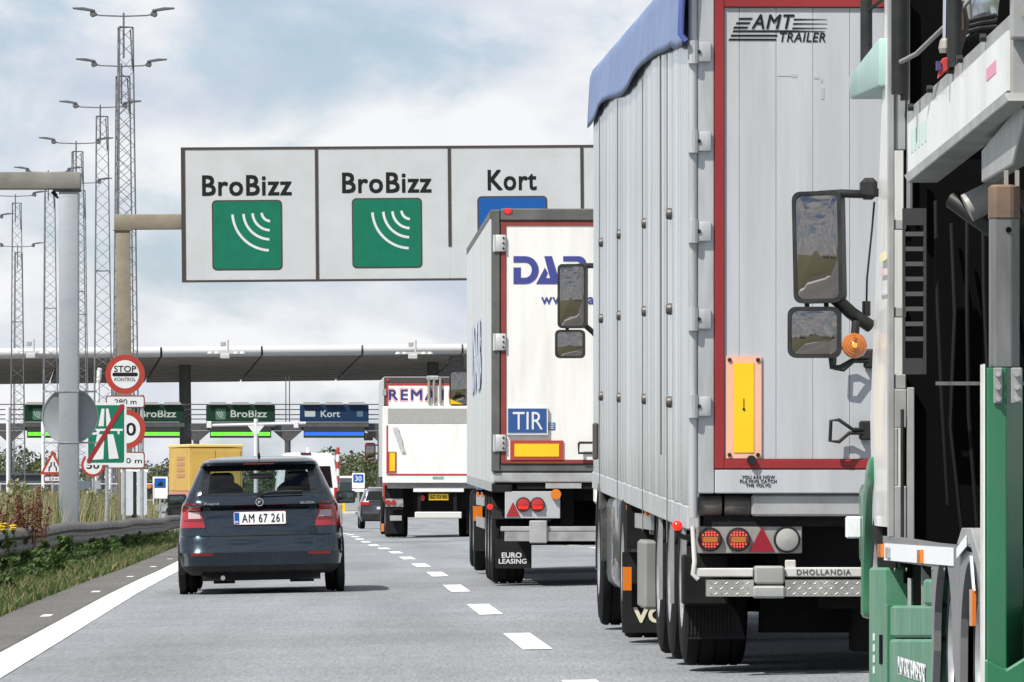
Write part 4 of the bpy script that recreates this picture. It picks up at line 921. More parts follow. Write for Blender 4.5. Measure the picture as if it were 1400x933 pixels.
    lamp = MB().cyl((*[q(694,290)[0]],-.02,q(0,289)[1]),(q(694,290)[0],-.005,q(0,289)[1]),.03,12).build('marker_lamp', LAMPRON, t); MB().box(q(689,0)[0],q(700,0)[0],-.018,-.011,q(0,292)[1],q(0,286.5)[1]).build('lamp_base', LAMPR, t)
    # DAB lettering, cut as in the photo
    y = .012; ly = (y-.002, y+.003)
    def lp(name, pts): MB().prism([q(*p) for p in pts], 'y', *ly).build(name, BL, t)
    def arcp(cx, cy, rx, ry, a0, a1, n=12): return [(cx+rx*math.cos(R(a0+(a1-a0)*i/n)), cy-ry*math.sin(R(a0+(a1-a0)*i/n))) for i in range(n+1)]
    lp('letter', [(702,350.5),(718,350.5)]+arcp(718,369.5,18.5,19,90,-90)+[(702,388.5),(702,366),(712,366),(712,380),(718,380)]+arcp(718,369.5,9,10.4,-90,90)+[(702,359.2)])
    lp('letter', [(733,388.5),(745,366),(749,373),(746,380.5),(752,380.5),(744,350.5),(754.5,350.5),(766,388.5)])
    lp('letter', [(770,350.5),(791,350.5)]+arcp(791,360,10.5,9.5,90,-40,8)+arcp(792,378,11.5,10.5,50,-90,8)+[(770,388.5),(770,366),(779,366),(779,380.5),(791,380.5)]+arcp(791,376.5,4,4,-90,90,6)+[(783,372.5),(783,365)]+[(789,365)]+arcp(789,361,3.5,3.5,-90,90,5)+[(770,357.5)])
    text(t, 'www.dab.dk', BL, *[q(740,0)[0]], y-.001, q(0,409)[1], h=14/s, bold=.012, align='l', spacing=1.1)
    # TIR plate, marker plate
    (xa, za), (xb, zb2) = q(694.5,592), q(747,559); BP = mat('tir_blue', (.02,.075,.24), .45, var=.06); BF = mat('plate_alu', (.72,.73,.74), .4, .4)
    tp = MB().box(xa-.012, xb+.016, -.02, .012, za-.022, zb2+.01).build('plate_frame', BF, t); MB().box(xa, xb, -.025, -.0205, za, zb2).build('plate', BP, tp); text(tp, 'TIR', SIGNW, (xa+xb)/2+.005, -.028, (za+zb2)/2, h=24/s, w=41/s, bold=.0)
    (xa, za), (xb, zb2) = q(748.5,588), q(759,578); st = MB().box(xa,xb,.010,.0145,za,zb2).build('sticker', BP, t)
    for k in range(3): MB().box(xa+.01,xb-.01,.008,.0095,zb2-.02-k*.022,zb2-.012-k*.022).build('sticker_line', SIGNW, st)
    (xa, za), (xb, zb2) = q(697.5,629), q(770,602.5); mp = MB().box(xa, xb, -.004, .012, za, zb2).build('marker_plate', mat('marker_red', (.36,.05,.03), .4), t); MB().box(xa+.045, xb-.045, -.008, -.0045, za+.035, zb2-.035).build('marker_yellow', YELLOW, mp)
    # handle at the right
    x, z = q(800, 612); MB().tube([(x-.07,-.05,z+.05),(x+.12,-.05,z+.05),(x+.12,-.05,z-.06),(x-.07,-.05,z-.06),(x-.07,-.05,z+.05)], .014, 6).build('door_handle', DARK, t)
    # bumper and lights
    MB().box(-1.275, 1.275, .02, .14, q(0,645)[1]+.0, q(0,634.5)[1]-.002).build('sill', PST, t, bevel=.01); MB().box(-1.25, 1.25, .03, .2, q(0,660)[1], q(0,645.5)[1]-.004).build('rear_beam', BEAMG, t, bevel=.012)
    MB().box(-1.27,-1.05,.05,.35,q(0,674)[1],q(0,660.5)[1]-.003).build('corner_box', CHASS, t, bevel=.01); MB().box(-1.0, 1.0, .06, .3, q(0,669)[1], q(0,661)[1]-.003).build('cross_member', CHASS, t); MB().box(q(746,0)[0], q(795,0)[0], .04, .058, q(0,668)[1], q(0,660.8)[1]).build('lock_plate', BEAMG, t)
    (xa, za), (xb, zb2) = q(690.5,709), q(766,672); lp_ = MB().box(xa, xb, .05, .07, za, zb2).build('lamp_panel', mat('panel_greywhite', (.40,.41,.43), .5, dirt=(.3,.29,.27), dirt_amt=.4), t, bevel=.004)
    for px_ in (715.5, 735): x, z = q(px_, 690); lamp_round(t, x, .05, z, .072, LAMPR); MB().box(x-.05,x+.05,.004,.012,z-.045,z-.02).build('lit_strip', LAMPRON, t)
    x, z = q(701.5, 706); triangle(t, x, z, .145, .15, .048, mat('reflector_red', (.30,.02,.025), .3))
    x, z = q(760, 676); MB().cyl((x,.06,z),(x,.0,z),.055,16).build('plate_lamp', LAMPO, t)
    MB().box(q(684.5,0)[0], 1.1, .02, .12, q(0,726.5)[1], q(0,720)[1]).build('lift_bar', BEAMG, t, bevel=.006); MB().box(q(690,0)[0], 1.1, .0, .14, q(0,740)[1], q(0,727)[1]).build('step_plate', DIAM, t); MB().box(q(724,0)[0], q(748,0)[0], -.03, .15, q(0,743)[1], q(0,712)[1]).build('lift_bracket', BEAMG, t, bevel=.01)
    # stalk marker lamps
    x, z = q(670, 693); MB().tube([(x+.14,.1,z-.06),(x+.05,.02,z-.01),(x,.0,z)], .014, 6).build('stalk', DARK, t); MB().cyl((x,-.03,z),(x,.03,z),.03,12).build('marker_lamp', LAMPRON, t)
    under_trailer(t, (1.5, 2.85, 4.2), 1.05, L_)
    x, z = q(705, 757); fl = MB().box(q(680,0)[0], q(730,0)[0], .90, .93, q(0,779)[1], q(0,738)[1]).build('mudflap', FLAP, t); text(fl, 'EURO', SIGNW, x-.02, .897, q(0,760.5)[1], h=7/s, w=27/s, bold=.025); text(fl, 'LEASING', SIGNW, x-.01, .897, q(0,769)[1], h=6.5/s, w=38/s, bold=.02)
    MB().box(-q(730,0)[0], -q(680,0)[0], .90, .93, q(0,779)[1], q(0,738)[1]).build('mudflap', FLAP, t)
    # left side under-run guard, side lamps, tractor
    for z in (.62, .88): MB().box(-1.24,-1.20,5.2,10.0,z-.06,z+.06).build('side_guard', ALU, t)
    for y in (5.6, 8.2): lmp = MB().box(-1.27,-1.242,y-.03,y+.09,.92,.98).build('side_lamp', LAMPO, t)
    cabm = mat('cab_blue', (.05,.12,.30), .3, coat=.8)
    cab = MB(); cab.box(-1.12,1.2,14.0,16.1,.75,3.5); cab.build('cab', cabm, t, bevel=.12, seg=3); wheel(t,-1.22,-.9,15.2,.5,.29); wheel(t,.9,1.22,15.2,.5,.29,1); wheel(t,-1.25,-.68,11.4,.5,.29,-1,n=30); wheel(t,.68,1.25,11.4,.5,.29,1)
    MB().box(-1.2,-.6,12.2,13.5,.35,.95).build('fuel_tank', ALU, t, bevel=.08, seg=3); MB().box(-1.24,-.7,10.70,10.73,.25,.95).build('mudflap', FLAP, t); MB().box(-1.265,-1.15,10.66,10.69,.62,.80).build('orange_reflector', LAMPO, t); mb = MB(); mb.box(-1.0,1.0,11,16,.55,.9); mb.build('tractor_frame', CHASS, t)
    c = W2L(loc, rz, P(627, 531, 85)); mirror(t, c, .25, .46, tilt=-.25, arm=[(c.x+.1,c.y+.05,c.z+.2),(c.x+.25,c.y+.05,c.z+.2),(c.x+.45,c.y+.1,c.z+.1)]); c2 = W2L(loc, rz, P(624, 496, 85)); mirror(t, c2, .21, .19, m_glass=DARK, tilt=-.2)
    x = c.x-.02; MB().prism([(c.x-.11,c.z-.21),(c.x+.06,c.z-.21),(c.x-.11,c.z-.14)], 'y', c.y-.012, c.y-.008).build('mirror_sticker', YELLOW, t)
build_dab()
# ------------------------------------------------------------------ silver tipping trailer with blue tarpaulin (nearest lorry in the right lane)
def build_amt():
    d0 = 37.0; s = F/d0; rz = .028; X = (945-700)/s+1.275
    loc = Vector((X, d0, gz(d0, 2.3))); t = thing('tarpaulin_lorry', 'silver high sided lorry trailer with blue tarpaulin and red edged grey doors', 'lorry', loc, rz)
    zg = HZ-loc.z*s
    def q(px_, py): return (px_-945)/s-1.275, (zg-py)/s
    M = trailer_matrix(.0165); L_ = 13.5; zb, ztop = q(0,706)[1], 4.0
    n = 15; w = (L_-.1)/n
    for k in range(n):
        ya, yb = .10+w*k+.005, .10+w*(k+1)-.005; pts = [(-1.275+.05, ya)]
        for j in range(25):
            u = j/24; pts.append((-1.275-.006-.005*abs(math.sin(u*math.pi*4))-.010*math.sin(u*math.pi)+(.006 if j in (0,24) else 0), ya+(yb-ya)*u))
        pts.append((-1.275+.05, yb)); MB(M).prism(pts, 'z', zb+.06, ztop).build('side_board', ALUB, t, smooth=50)
    MB(M).box(-1.295, -1.22, .1, L_, zb-.08, zb+.058).build('side_rail', mat('rail_alu', (.62,.64,.66), .35, .6, var=.1, dirt=(.35,.33,.3), dirt_amt=.4), t, bevel=.01)
    MB(M).box(1.235, 1.275, .1, L_, zb-.08, ztop).build('side_wall', ALUB, t); MB(M).box(-1.27, 1.27, L_-.04, L_, zb, ztop).build('front_wall', ALUB, t); MB(M).box(-1.2,1.2,.1,L_,zb-.06,zb+.0).build('floor', CHASS, t)
    MB(M).box(-1.24,1.24,.1,L_,3.9,3.96).build('load_cover', mat('tarp_dark', (.03,.05,.13), .7), t)
    # rope hooks with lashing ropes
    HK = mat('hook_steel', (.10,.095,.09), .5, .5); ROPE = mat('rope_grey', (.16,.15,.14), .8); ROPEO = mat('rope_orange', (.42,.22,.12), .8)
    def ly(px_):   # distance along the side of a photo column
        k = (px_-700)/F; d = (loc.x-1.275-rz*-d0*0 + 0)/k if False else None
        x0 = (945-700)/s; return (x0+rz*d0)/(k+rz)-d0
    def lz_(px_, py): y = ly(px_); return y, (HZ-py)*(d0+y)/F-loc.z
    for cols in ((920, (293,423,550)), (886, (306,426,546)), (851, (321,432,544)), (826, (332,436,542))):
        for py in cols[1]:
            y, z = lz_(cols[0], py); o = MB().lathe([(.0,.001),(-.016,.012),(-.018,.026),(-.006,.034),(.012,.036)], (-1.30, y, z), 'x', 12).build('rope_hook', HK, t, smooth=50)
        y, z = lz_(cols[0], cols[1][0]); MB(M).cyl((-1.312,y,3.62),(-1.312,y,zb-.2),.0035,6).build('lashing_rope', ROPE, t)
    for px_, m in ((915, ROPE),): y, z = lz_(px_, 100); MB(M).cyl((-1.315,y+.3,3.7),(-1.312,y+.3,1.2 if m is ROPE else 2.6),.006,6).build('lashing_strap', m, t)
    # rear corner tube and frame
    GPAN = mat('door_grey', (.43,.45,.48), .45, var=.07, vscale=.9, dirt=(.27,.265,.255), dirt_amt=.6, dscale=1.3, stretch=(4.5,4.5,.35), dlo=.42, dhi=.80); REDF = mat('frame_red', (.24,.018,.020), .45, var=.12, vscale=2); FRG = mat('frame_grey', (.44,.46,.48), .4, .3, var=.10, dirt=(.22,.21,.19), dirt_amt=.6, dscale=3, stretch=(3,3,.5))
    for sx in (-1, 1): MB().cyl((sx*1.265,.03,q(0,708)[1]),(sx*1.265,.03,4.12),.026,12).build('corner_tube', FRG, t, smooth=60)
    xr0, xr1 = q(977,0)[0], q(990,0)[0]; z_b, z_t = q(0,675)[1], 4.08
    for sx in (-1, 1):
        a, b = sorted((sx*1.24, sx*-xr0)) if sx > 0 else (-1.24, xr0-.001)
        if sx > 0: a, b = -xr0+.001, 1.24
        MB().box(a, b, .02, .10, z_b, z_t).build('rear_post', FRG, t, bevel=.006)
        a, b = (xr0, xr1) if sx < 0 else (-xr1, -xr0); MB().box(a, b, .012, .09, q(0,641)[1], z_t).build('red_band', REDF, t, bevel=.003)
    MB().box(xr1+.001, -xr1-.001, .012, .09, q(0,641)[1], q(0,628.5)[1]).build('red_band', REDF, t, bevel=.003); MB().box(xr1+.001, -xr1-.001, .012, .09, q(0,10)[1], z_t).build('red_band', REDF, t, bevel=.003)
    MB().box(xr0+.002, -xr0-.002, .016, .10, z_b, q(0,641.5)[1]-.002).build('bottom_frame', GPAN, t, bevel=.006)
    # door planks
    xs = [xr1]; x = q(1011,0)[0]
    while x < -xr1-.03: xs.append(x); x += 50.4/s
    xs.append(-xr1)
    for a, b in zip(xs[:-1], xs[1:]): MB().box(a+.0008, b-.0008, .030, .07, q(0,628)[1], q(0,10.5)[1]).build('door_plank', GPAN, t, bevel=.002)
    mb = MB().box(xr1,-xr1,.071,.085,q(0,628)[1],q(0,10.5)[1]).build('door_core', CHASS, t)
    # hinges
    for py in (72, 194, 317, 437, 556):
        for sx in (-1, 1):
            x, z = q(960, py); x = -abs(x)*1 if sx < 0 else abs(x); h_ = MB().box(x-.045, x+.05, -.012, .019, z-.056, z+.056).build('hinge', FRG, t, bevel=.008, seg=2); MB().cyl((sx*1.265,.0,z-.065),(sx*1.265,.0,z+.065),.032,12).build('hinge_barrel', FRG, h_)
            mb = MB(); rivets(mb, [(x-.02,z)], .012, -.012); mb.build('bolt', DARK, h_)
    # marker plate
    (xa, za), (xb, zt_) = q(992.5,627), q(1041,487.5); PK = mat('marker_salmon', (.72,.40,.28), .4, var=.05)
    mp = MB().box(xa, xb, .016, .029, za, zt_).build('marker_plate', PK, t); MB().box(xa+.044, xb-.044, .012, .0155, za+.033, zt_-.038).build('marker_yellow', YELLOW, mp); mb = MB(); rivets(mb, [(xa+.02,za+.02),(xb-.02,za+.02),(xa+.02,zt_-.02),(xb-.02,zt_-.02)], .012, .016); mb.build('rivets', DARK, mp, kind='stuff')
    MB().cyl(((xa+xb)/2,.011,(za+zt_)/2-.01),((xa+xb)/2,.008,(za+zt_)/2-.01),.008,8).build('marker_dot', INK, mp); MB().box((xa+xb)/2-.002,(xa+xb)/2+.002,.009,.0115,(za+zt_)/2,(za+zt_)/2+.05).build('marker_tick', INK, mp)
    # logo
    def mk(pts, nm='logo_stripe'): MB().prism([q(*p) for p in pts], 'y', .0265, .0295).build(nm, INK, t)
    yl = .027
    text(t, 'AMT', INK, q(1057,0)[0], yl, q(0,29.5)[1], h=19/s, w=58/s, bold=.012, shear=.25, spacing=1.12); text(t, 'TRAILER', INK, q(1097.5,0)[0], yl, q(0,50.8)[1], h=12.5/s, w=62/s, bold=.008, shear=.2, spacing=1.08)
    for k in range(3): y = 24.5+6*k; mk([(1011-3.5*k,y),(1029-3*k,y),(1027-3*k,y+2.6),(1009.5-3.5*k,y+2.6)]); mk([(1086-k,y+1),(1131,y+1.9),(1085-k,y+3.2)])
    mk([(1003,41.5),(1085,41.5),(1128,42.6),(1085,44),(1001.5,44)]); mk([(1000,47.5),(1063,47.5),(1062,50),(999,50)]); mk([(997.5,53),(1061.5,53),(1060.5,55.5),(996,55.5)])
    for k, s_ in enumerate(('YOU ARE NOW','PLAYING CATCH','THE VOLVO')): text(t, s_, INK, q(1036.5,0)[0], .0135, q(0,652.5+5.6*k)[1], h=4.6/s, w=[45,50,34][k]/s, bold=.0, spacing=1.1)
    TP = mat('tape_grey', (.36,.37,.36), .6)
    for p in ((1082,102,1090,106),(1063,103,1081,104.5),(1113,105,1120,108),(1122,108,1125,113),(1123,121,1127,136)): (a, zt2), (b, zb2) = q(p[0],p[1]), q(p[2],p[3]); MB().box(a,b,.028,.0297,zb2,zt2).build('tape_scrap', TP, t)
    # door handles (wire loops) and lock bar
    for cx, cy in ((1160, 590), (1166, 492)):
        x, z = q(cx, cy); MB().tube([(x+.09,-.02,z+.01),(x+.02,-.05,z+.01),(x-.06,-.06,z+.065),(x-.105,-.06,z+.06),(x-.11,-.06,z-.055),(x-.06,-.06,z-.06),(x+.0,-.05,z-.01),(x+.09,-.02,z-.01)], .011, 8).build('door_handle', DARK, t, smooth=60); MB().box(x+.06,x+.13,-.03,.028,z-.05,z+.06).build('handle_base', DARK, t, bevel=.01)
    for x in (-.16, .16): MB().cyl((x,-.02,q(0,670)[1]),(x,-.02,3.95),.02,10).build('lock_bar', FRG, t)
    x, z = q(1027, 629); MB().lathe([(0,.026),(-.03,.026),(-.03,.001)], (x,.012,z), 'y', 14).build('latch', DARK, t)
    # rear beam, rollers, lamp panel
    MB().box(q(1028,0)[0], 1.22, .05, .25, q(0,706)[1], q(0,676)[1]).build('rear_beam', BEAMG, t, bevel=.012); MB().box(-1.22, 1.22, .30, .45, q(0,720)[1], q(0,676)[1]).build('cross_member', CHASS, t)
    for a, b in ((950, 988), (991, 1028)): xa, xb = q(a,0)[0], q(b,0)[0]; zc = q(0,691)[1]; MB().cyl((xa,.12,zc),(xb,.12,zc),.062,20).build('roller', mat('roller_dark', (.10,.095,.09), .45, .3, var=.3, dirt=(.25,.23,.2), dirt_amt=.5, dscale=8), t, smooth=50, bevel=.006)
    MB().box(q(947,0)[0], q(1030,0)[0], .20, .26, q(0,708)[1], q(0,676)[1]).build('roller_bracket', CHASS, t); MB().box(-1.20,1.15,.12,.29,q(0,719)[1],q(0,707)[1]).build('lower_beam', mat('beam_dirty', (.26,.255,.245), .6, .2, var=.2, dirt=(.1,.09,.08), dirt_amt=.5, dscale=3), t, bevel=.008)
    MB().box(q(953,0)[0], q(1098,0)[0], .10, .118, q(0,757)[1], q(0,720)[1]).build('lamp_panel', mat('lamp_panel_grey', (.30,.295,.285), .55, .2, var=.2, dirt=(.12,.11,.1), dirt_amt=.6, dscale=4), t, bevel=.004)
    for cx in (971.5, 1010.5):
        x, z = q(cx, 738); b = lamp_round(t, x, .10, z, .064, mat('lens_dark_red', (.12,.006,.006), .2, coat=1)); leds = MB()
        for r_i, (zz, k) in enumerate(((.040,4),(.026,6),(-.026,6),(-.040,4))):
            for j in range(k): leds.cyl((x+(j-(k-1)/2)*.0165,.058,z+zz),(x+(j-(k-1)/2)*.0165,.062,z+zz),.0046,6)
        leds.build('led_points', mat('led_red', (.8,.1,.05), .3, emit=(1,.05,.03), estr=1.2), b, kind='stuff'); MB().prism(rrect(x-.042,x+.042,z-.016,z+.016,.008), 'y', .0575, .061).build('indicator_window', mat('amber_dim', (.42,.13,.02), .25, coat=1), b)
    x, z = q(1043, 755); triangle(t, x, z, .148, .142, .098, mat('reflector_crimson', (.24,.010,.022), .3))
    x, z = q(1077, 738); lamp_round(t, x, .10, z, .070, mat('lens_grey', (.30,.30,.29), .4, coat=.3))
    # stalk lamp
    x, z = q(925.5, 719); MB().tube([(x+.10,.12,z-.07),(x+.04,.03,z-.065),(x+.005,.0,z-.05),(x,.0,z-.02)], .016, 8).build('lamp_stalk', DARK, t, smooth=60); MB().lathe([(-.035,.001),(-.03,.022),(-.01,.03),(.02,.028),(.03,.001)], (x,0,z), 'y', 16).build('marker_lamp', LAMPRON, t, smooth=60)
    # tail lift bar
    WB = mat('lift_white', (.58,.58,.56), .45, .2, var=.1, dirt=(.3,.28,.25), dirt_amt=.4)
    MB().box(q(950,0)[0], q(1030,0)[0], .0, .08, q(0,789)[1], q(0,777)[1]).build('lift_bar', WB, t, bevel=.006); MB().box(q(1073,0)[0], 1.0, .0, .08, q(0,789)[1], q(0,776)[1]).build('lift_bar', WB, t, bevel=.006)
    text(t, 'DHOLLANDIA', mat('print_grey', (.07,.07,.07), .5), q(1126,0)[0], -.0025, q(0,782.3)[1], h=7.2/s, w=74/s, bold=.008, spacing=1.15)
    for a, b in ((966,1030), (1073,1320)):
        xa, xb = q(a,0)[0], q(b,0)[0]; za, zt2 = q(0,815.5)[1], q(0,793)[1]; sp_ = MB().box(xa, xb, -.02, .12, za, zt2).build('step_plate', DIAM, t); tr = MB(); k = 0; x = xa+.02
        while x < xb-.03:
            for j in range(3):
                zz = za+.018+j*.03; sg = 1 if (k+j) % 2 else -1; c = Vector((x, -.021, zz)); e = Vector((.010, 0, sg*.007)); nrm = Vector((-sg*.007, 0, .010))*.28
                tr.add([c-e, c+nrm-Vector((0,.003,0)), c+e, c-nrm-Vector((0,.003,0))], [(0,1,2,3)])
            k += 1; x += .03
        tr.build('tread_pattern', mat('tread_bright', (.50,.49,.47), .4, .6), sp_, kind='stuff')
    MB().box(q(1031,0)[0], q(1072,0)[0], -.03, .14, q(0,799)[1], q(0,774)[1]).build('lift_bracket', mat('bracket_grey', (.33,.33,.32), .45, .4, var=.2), t, bevel=.012); MB().box(q(1029,0)[0], q(1073,0)[0], -.035, .14, q(0,818)[1], q(0,801)[1]).build('lift_bracket', BEAMG, t, bevel=.012)
    x, z = q(1081, 772); MB().box(x-.03,x+.03,.02,.06,z-.02,z+.025).build('clip', WB, t, bevel=.005)
    # white hose at the corner
    x, z = q(947, 720); MB().tube([(x,.03,z),(x+.01,.0,z-.2),(x,.0,z-.27),(x+.03,.0,z-.30)], .014, 8).build('hose', WB, t, smooth=60)
    under_trailer(t, (1.35, 2.70, 4.05), .95, L_, half=1.26, wheel_r=.51, tw=.37)
    # centre clutter below
    mb = MB(); mb.box(-.5,.7,.5,.9,.35,.75); mb.cyl((.0,.7,.25),(.45,.7,.25),.12,14); mb.box(.1,.3,.4,.8,.12,.5); mb.box(-.75,.9,.35,.42,.45,.85); mb.box(-.82,.86,1.0,1.12,.20,.85); mb.box(-.3,-.05,.6,1.0,.10,.4); mb.box(.35,.6,.5,1.0,.14,.5); mb.build('lift_mechanism', CHASS, t); MB().box(-.8,.85,4.6,4.75,.25,.9).build('cross_member', CHASS, t)
    fl = MB().prism([q(p[0],p[1]) for p in ((944,830),(1010,830),(1020,845),(1030,878),(945,878))], 'y', .70, .72).build('mudflap', FLAP, t); mb = MB()
    for k in range(13): x = q(948+5.2*k,0)[0]; mb.box(x, x+.010, .692, .70, q(0,872)[1], q(0,834)[1])
    mb.build('flap_ribs', FLAP, fl, kind='stuff'); MB().box(q(940,0)[0], q(1003,0)[0], .50, .71, q(0,829)[1], q(0,760)[1]).build('flap_carrier', CHASS, t, bevel=.01)
    MB().prism([(-x_, z_) for x_, z_ in [q(p[0],p[1]) for p in ((944,830),(1010,830),(1020,845),(1030,878),(945,878))]], 'y', .70, .72).build('mudflap', FLAP, t)
    # side: grey strip edges of mudguards, guard panels, boxes
    for y in (1.35, 2.70, 4.05): MB().box(-1.285,-1.262,y-.60,y-.575,.35,.93).build('guard_edge', BEAMG, t)
    MB().box(-1.29,-.95,5.3,6.2,.25,.70).build('tool_box', mat('box_grey', (.22,.225,.225), .5, .2, var=.1, dirt=(.2,.19,.17), dirt_amt=.5), t, bevel=.02)
    MB().box(-1.26,-1.23,5.0,7.2,.77,.87).build('side_guard', ALU, t)
    for y in (5.2, 7.9): MB().box(-1.285,-1.261,y,y+.10,.86,.92).build('side_lamp', LAMPO, t)
    # tractor unit
    TB = mat('tractor_grey', (.028,.029,.031), .3, .2, coat=.6, var=.3, dirt=(.16,.155,.145), dirt_amt=.5, dscale=6)
    MB().box(-.95,1.3,14.1,16.3,.8,3.45).build('cab', mat('cab_white', (.74,.75,.75), .3, coat=.6), t, bevel=.15, seg=3); mb = MB(); mb.box(-.5,.5,7.2,16.2,.55,.92); mb.build('tractor_frame', CHASS, t)
    for y, ww in ((8.2,.58), (12.2,.34)): wheel(t,-1.30,-1.30+ww,y,.51,.29,-1,RIM); wheel(t,1.2-ww,1.2,y,.51,.29,1,RIM)
    arc = lambda r0, y: [(y+r0*math.cos(R(a)), .51+r0*math.sin(R(a))) for a in range(-10, 191, 12)]
    MB().prism(arc(.555,8.2)+arc(.525,8.2)[::-1], 'x', -1.262, -.68).build('wheel_fender', TB, t, smooth=40); MB().prism(arc(.565,12.2)+arc(.53,12.2)[::-1], 'x', -1.30, -.90).build('wheel_fender', TB, t, smooth=40)
    fl2 = MB().box(-1.33,-.68,7.52,7.545,.05,.60).build('mudflap', FLAP, t); text(fl2, 'VOLVO', mat('print_cream', (.62,.60,.45), .5), -.99, 7.515, .17, h=.10, w=.52, bold=.03)
    MB().box(-1.30,-.68,7.46,7.51,.62,.92).build('lamp_carrier', CHASS, t); MB().box(-1.33,-1.27,7.44,7.459,.34,.50).build('orange_reflector', LAMPO, t); MB().box(-1.15,-.80,7.43,7.458,.72,.82).build('lamp_box', BEAMG, t, bevel=.01)
    MB().box(-1.28,-.70,9.2,11.3,.30,1.0).build('fuel_tank', TB, t, bevel=.10, seg=3); MB().box(-1.25,-1.0,14.0,14.4,.9,1.35).build('wind_deflector', WHITE, t, bevel=.03)
    # mirrors of the tractor
    dm = 53.0
    c = W2L(loc, rz, P(781.5, 405, dm)); m1 = mirror(t, c, 40/168, 88/168, tilt=-.28, depth=.14); c2 = W2L(loc, rz, P(779, 470.5, dm)); mirror(t, c2, 41/168, 39/168, tilt=-.15, depth=.10)
    e = lambda px_, py, dy=.08: tuple(W2L(loc, rz, P(px_, py, dm))+Vector((0,dy,0)))
    MB().tube([e(790,364),(e(806,363)[0],e(806,363)[1],e(806,363)[2]),e(835,362,.3)], .022, 8).build('mirror_arm', DARK, t); MB().tube([e(795,440),e(812,455),e(835,480,.3)], .022, 8).build('mirror_arm', DARK, t); MB().tube([e(776,449),e(776,452)], .015, 6).build('mirror_link', DARK, t)
    # latch fitting low on the front side edge
    y, z = lz_(820, 600); MB().box(-1.33,-1.29,y-.06,y+.06,z-.16,z+.12).build('side_latch', HK, t, bevel=.01)
    # tarpaulin
    TRP = mat('blue_tarpaulin', (.15,.215,.40), .6, var=.10, vscale=3, bump=.5, bscale=3, dirt=(.24,.27,.40), dirt_amt=.5, dscale=2)
    rows = []; n = 70
    for i in range(n+1):
        y = -.06+(L_+.16)*i/n; row = []
        hang = .41+.035*math.sin(y*1.0+.5)+(.07 if y < 1.0 else 0)*math.cos(y*1.5); sag = .02*math.sin(y*math.pi/1.9)
        for u in np.linspace(0, 1, 9): row.append((1.29-u*2.58, y, 4.05+.09*math.sin(u*math.pi)+sag*math.sin(u*math.pi)))
        for v in np.linspace(.12, 1, 9): row.append((-1.305-.03*v-.010*v*math.sin(y*1.3)-.004*math.sin(y*2.3+v*2), y, 4.05-hang*v))
        rows.append(row)
    mb = MB(M); mb.grid(rows); o = mb.build('tarpaulin', TRP, t, smooth=60)
    md = o.modifiers.new('s', 'SOLIDIFY'); md.thickness = .008
    y = .0; MB(M).tube([(-1.31,-.05,4.08),(-1.33,-.06,3.9),(-1.34,-.05,3.62),(-1.31,-.05,3.58)], .018, 8).build('tarp_hem', mat('hem_blue', (.07,.11,.34), .6), o, smooth=60)
build_amt()

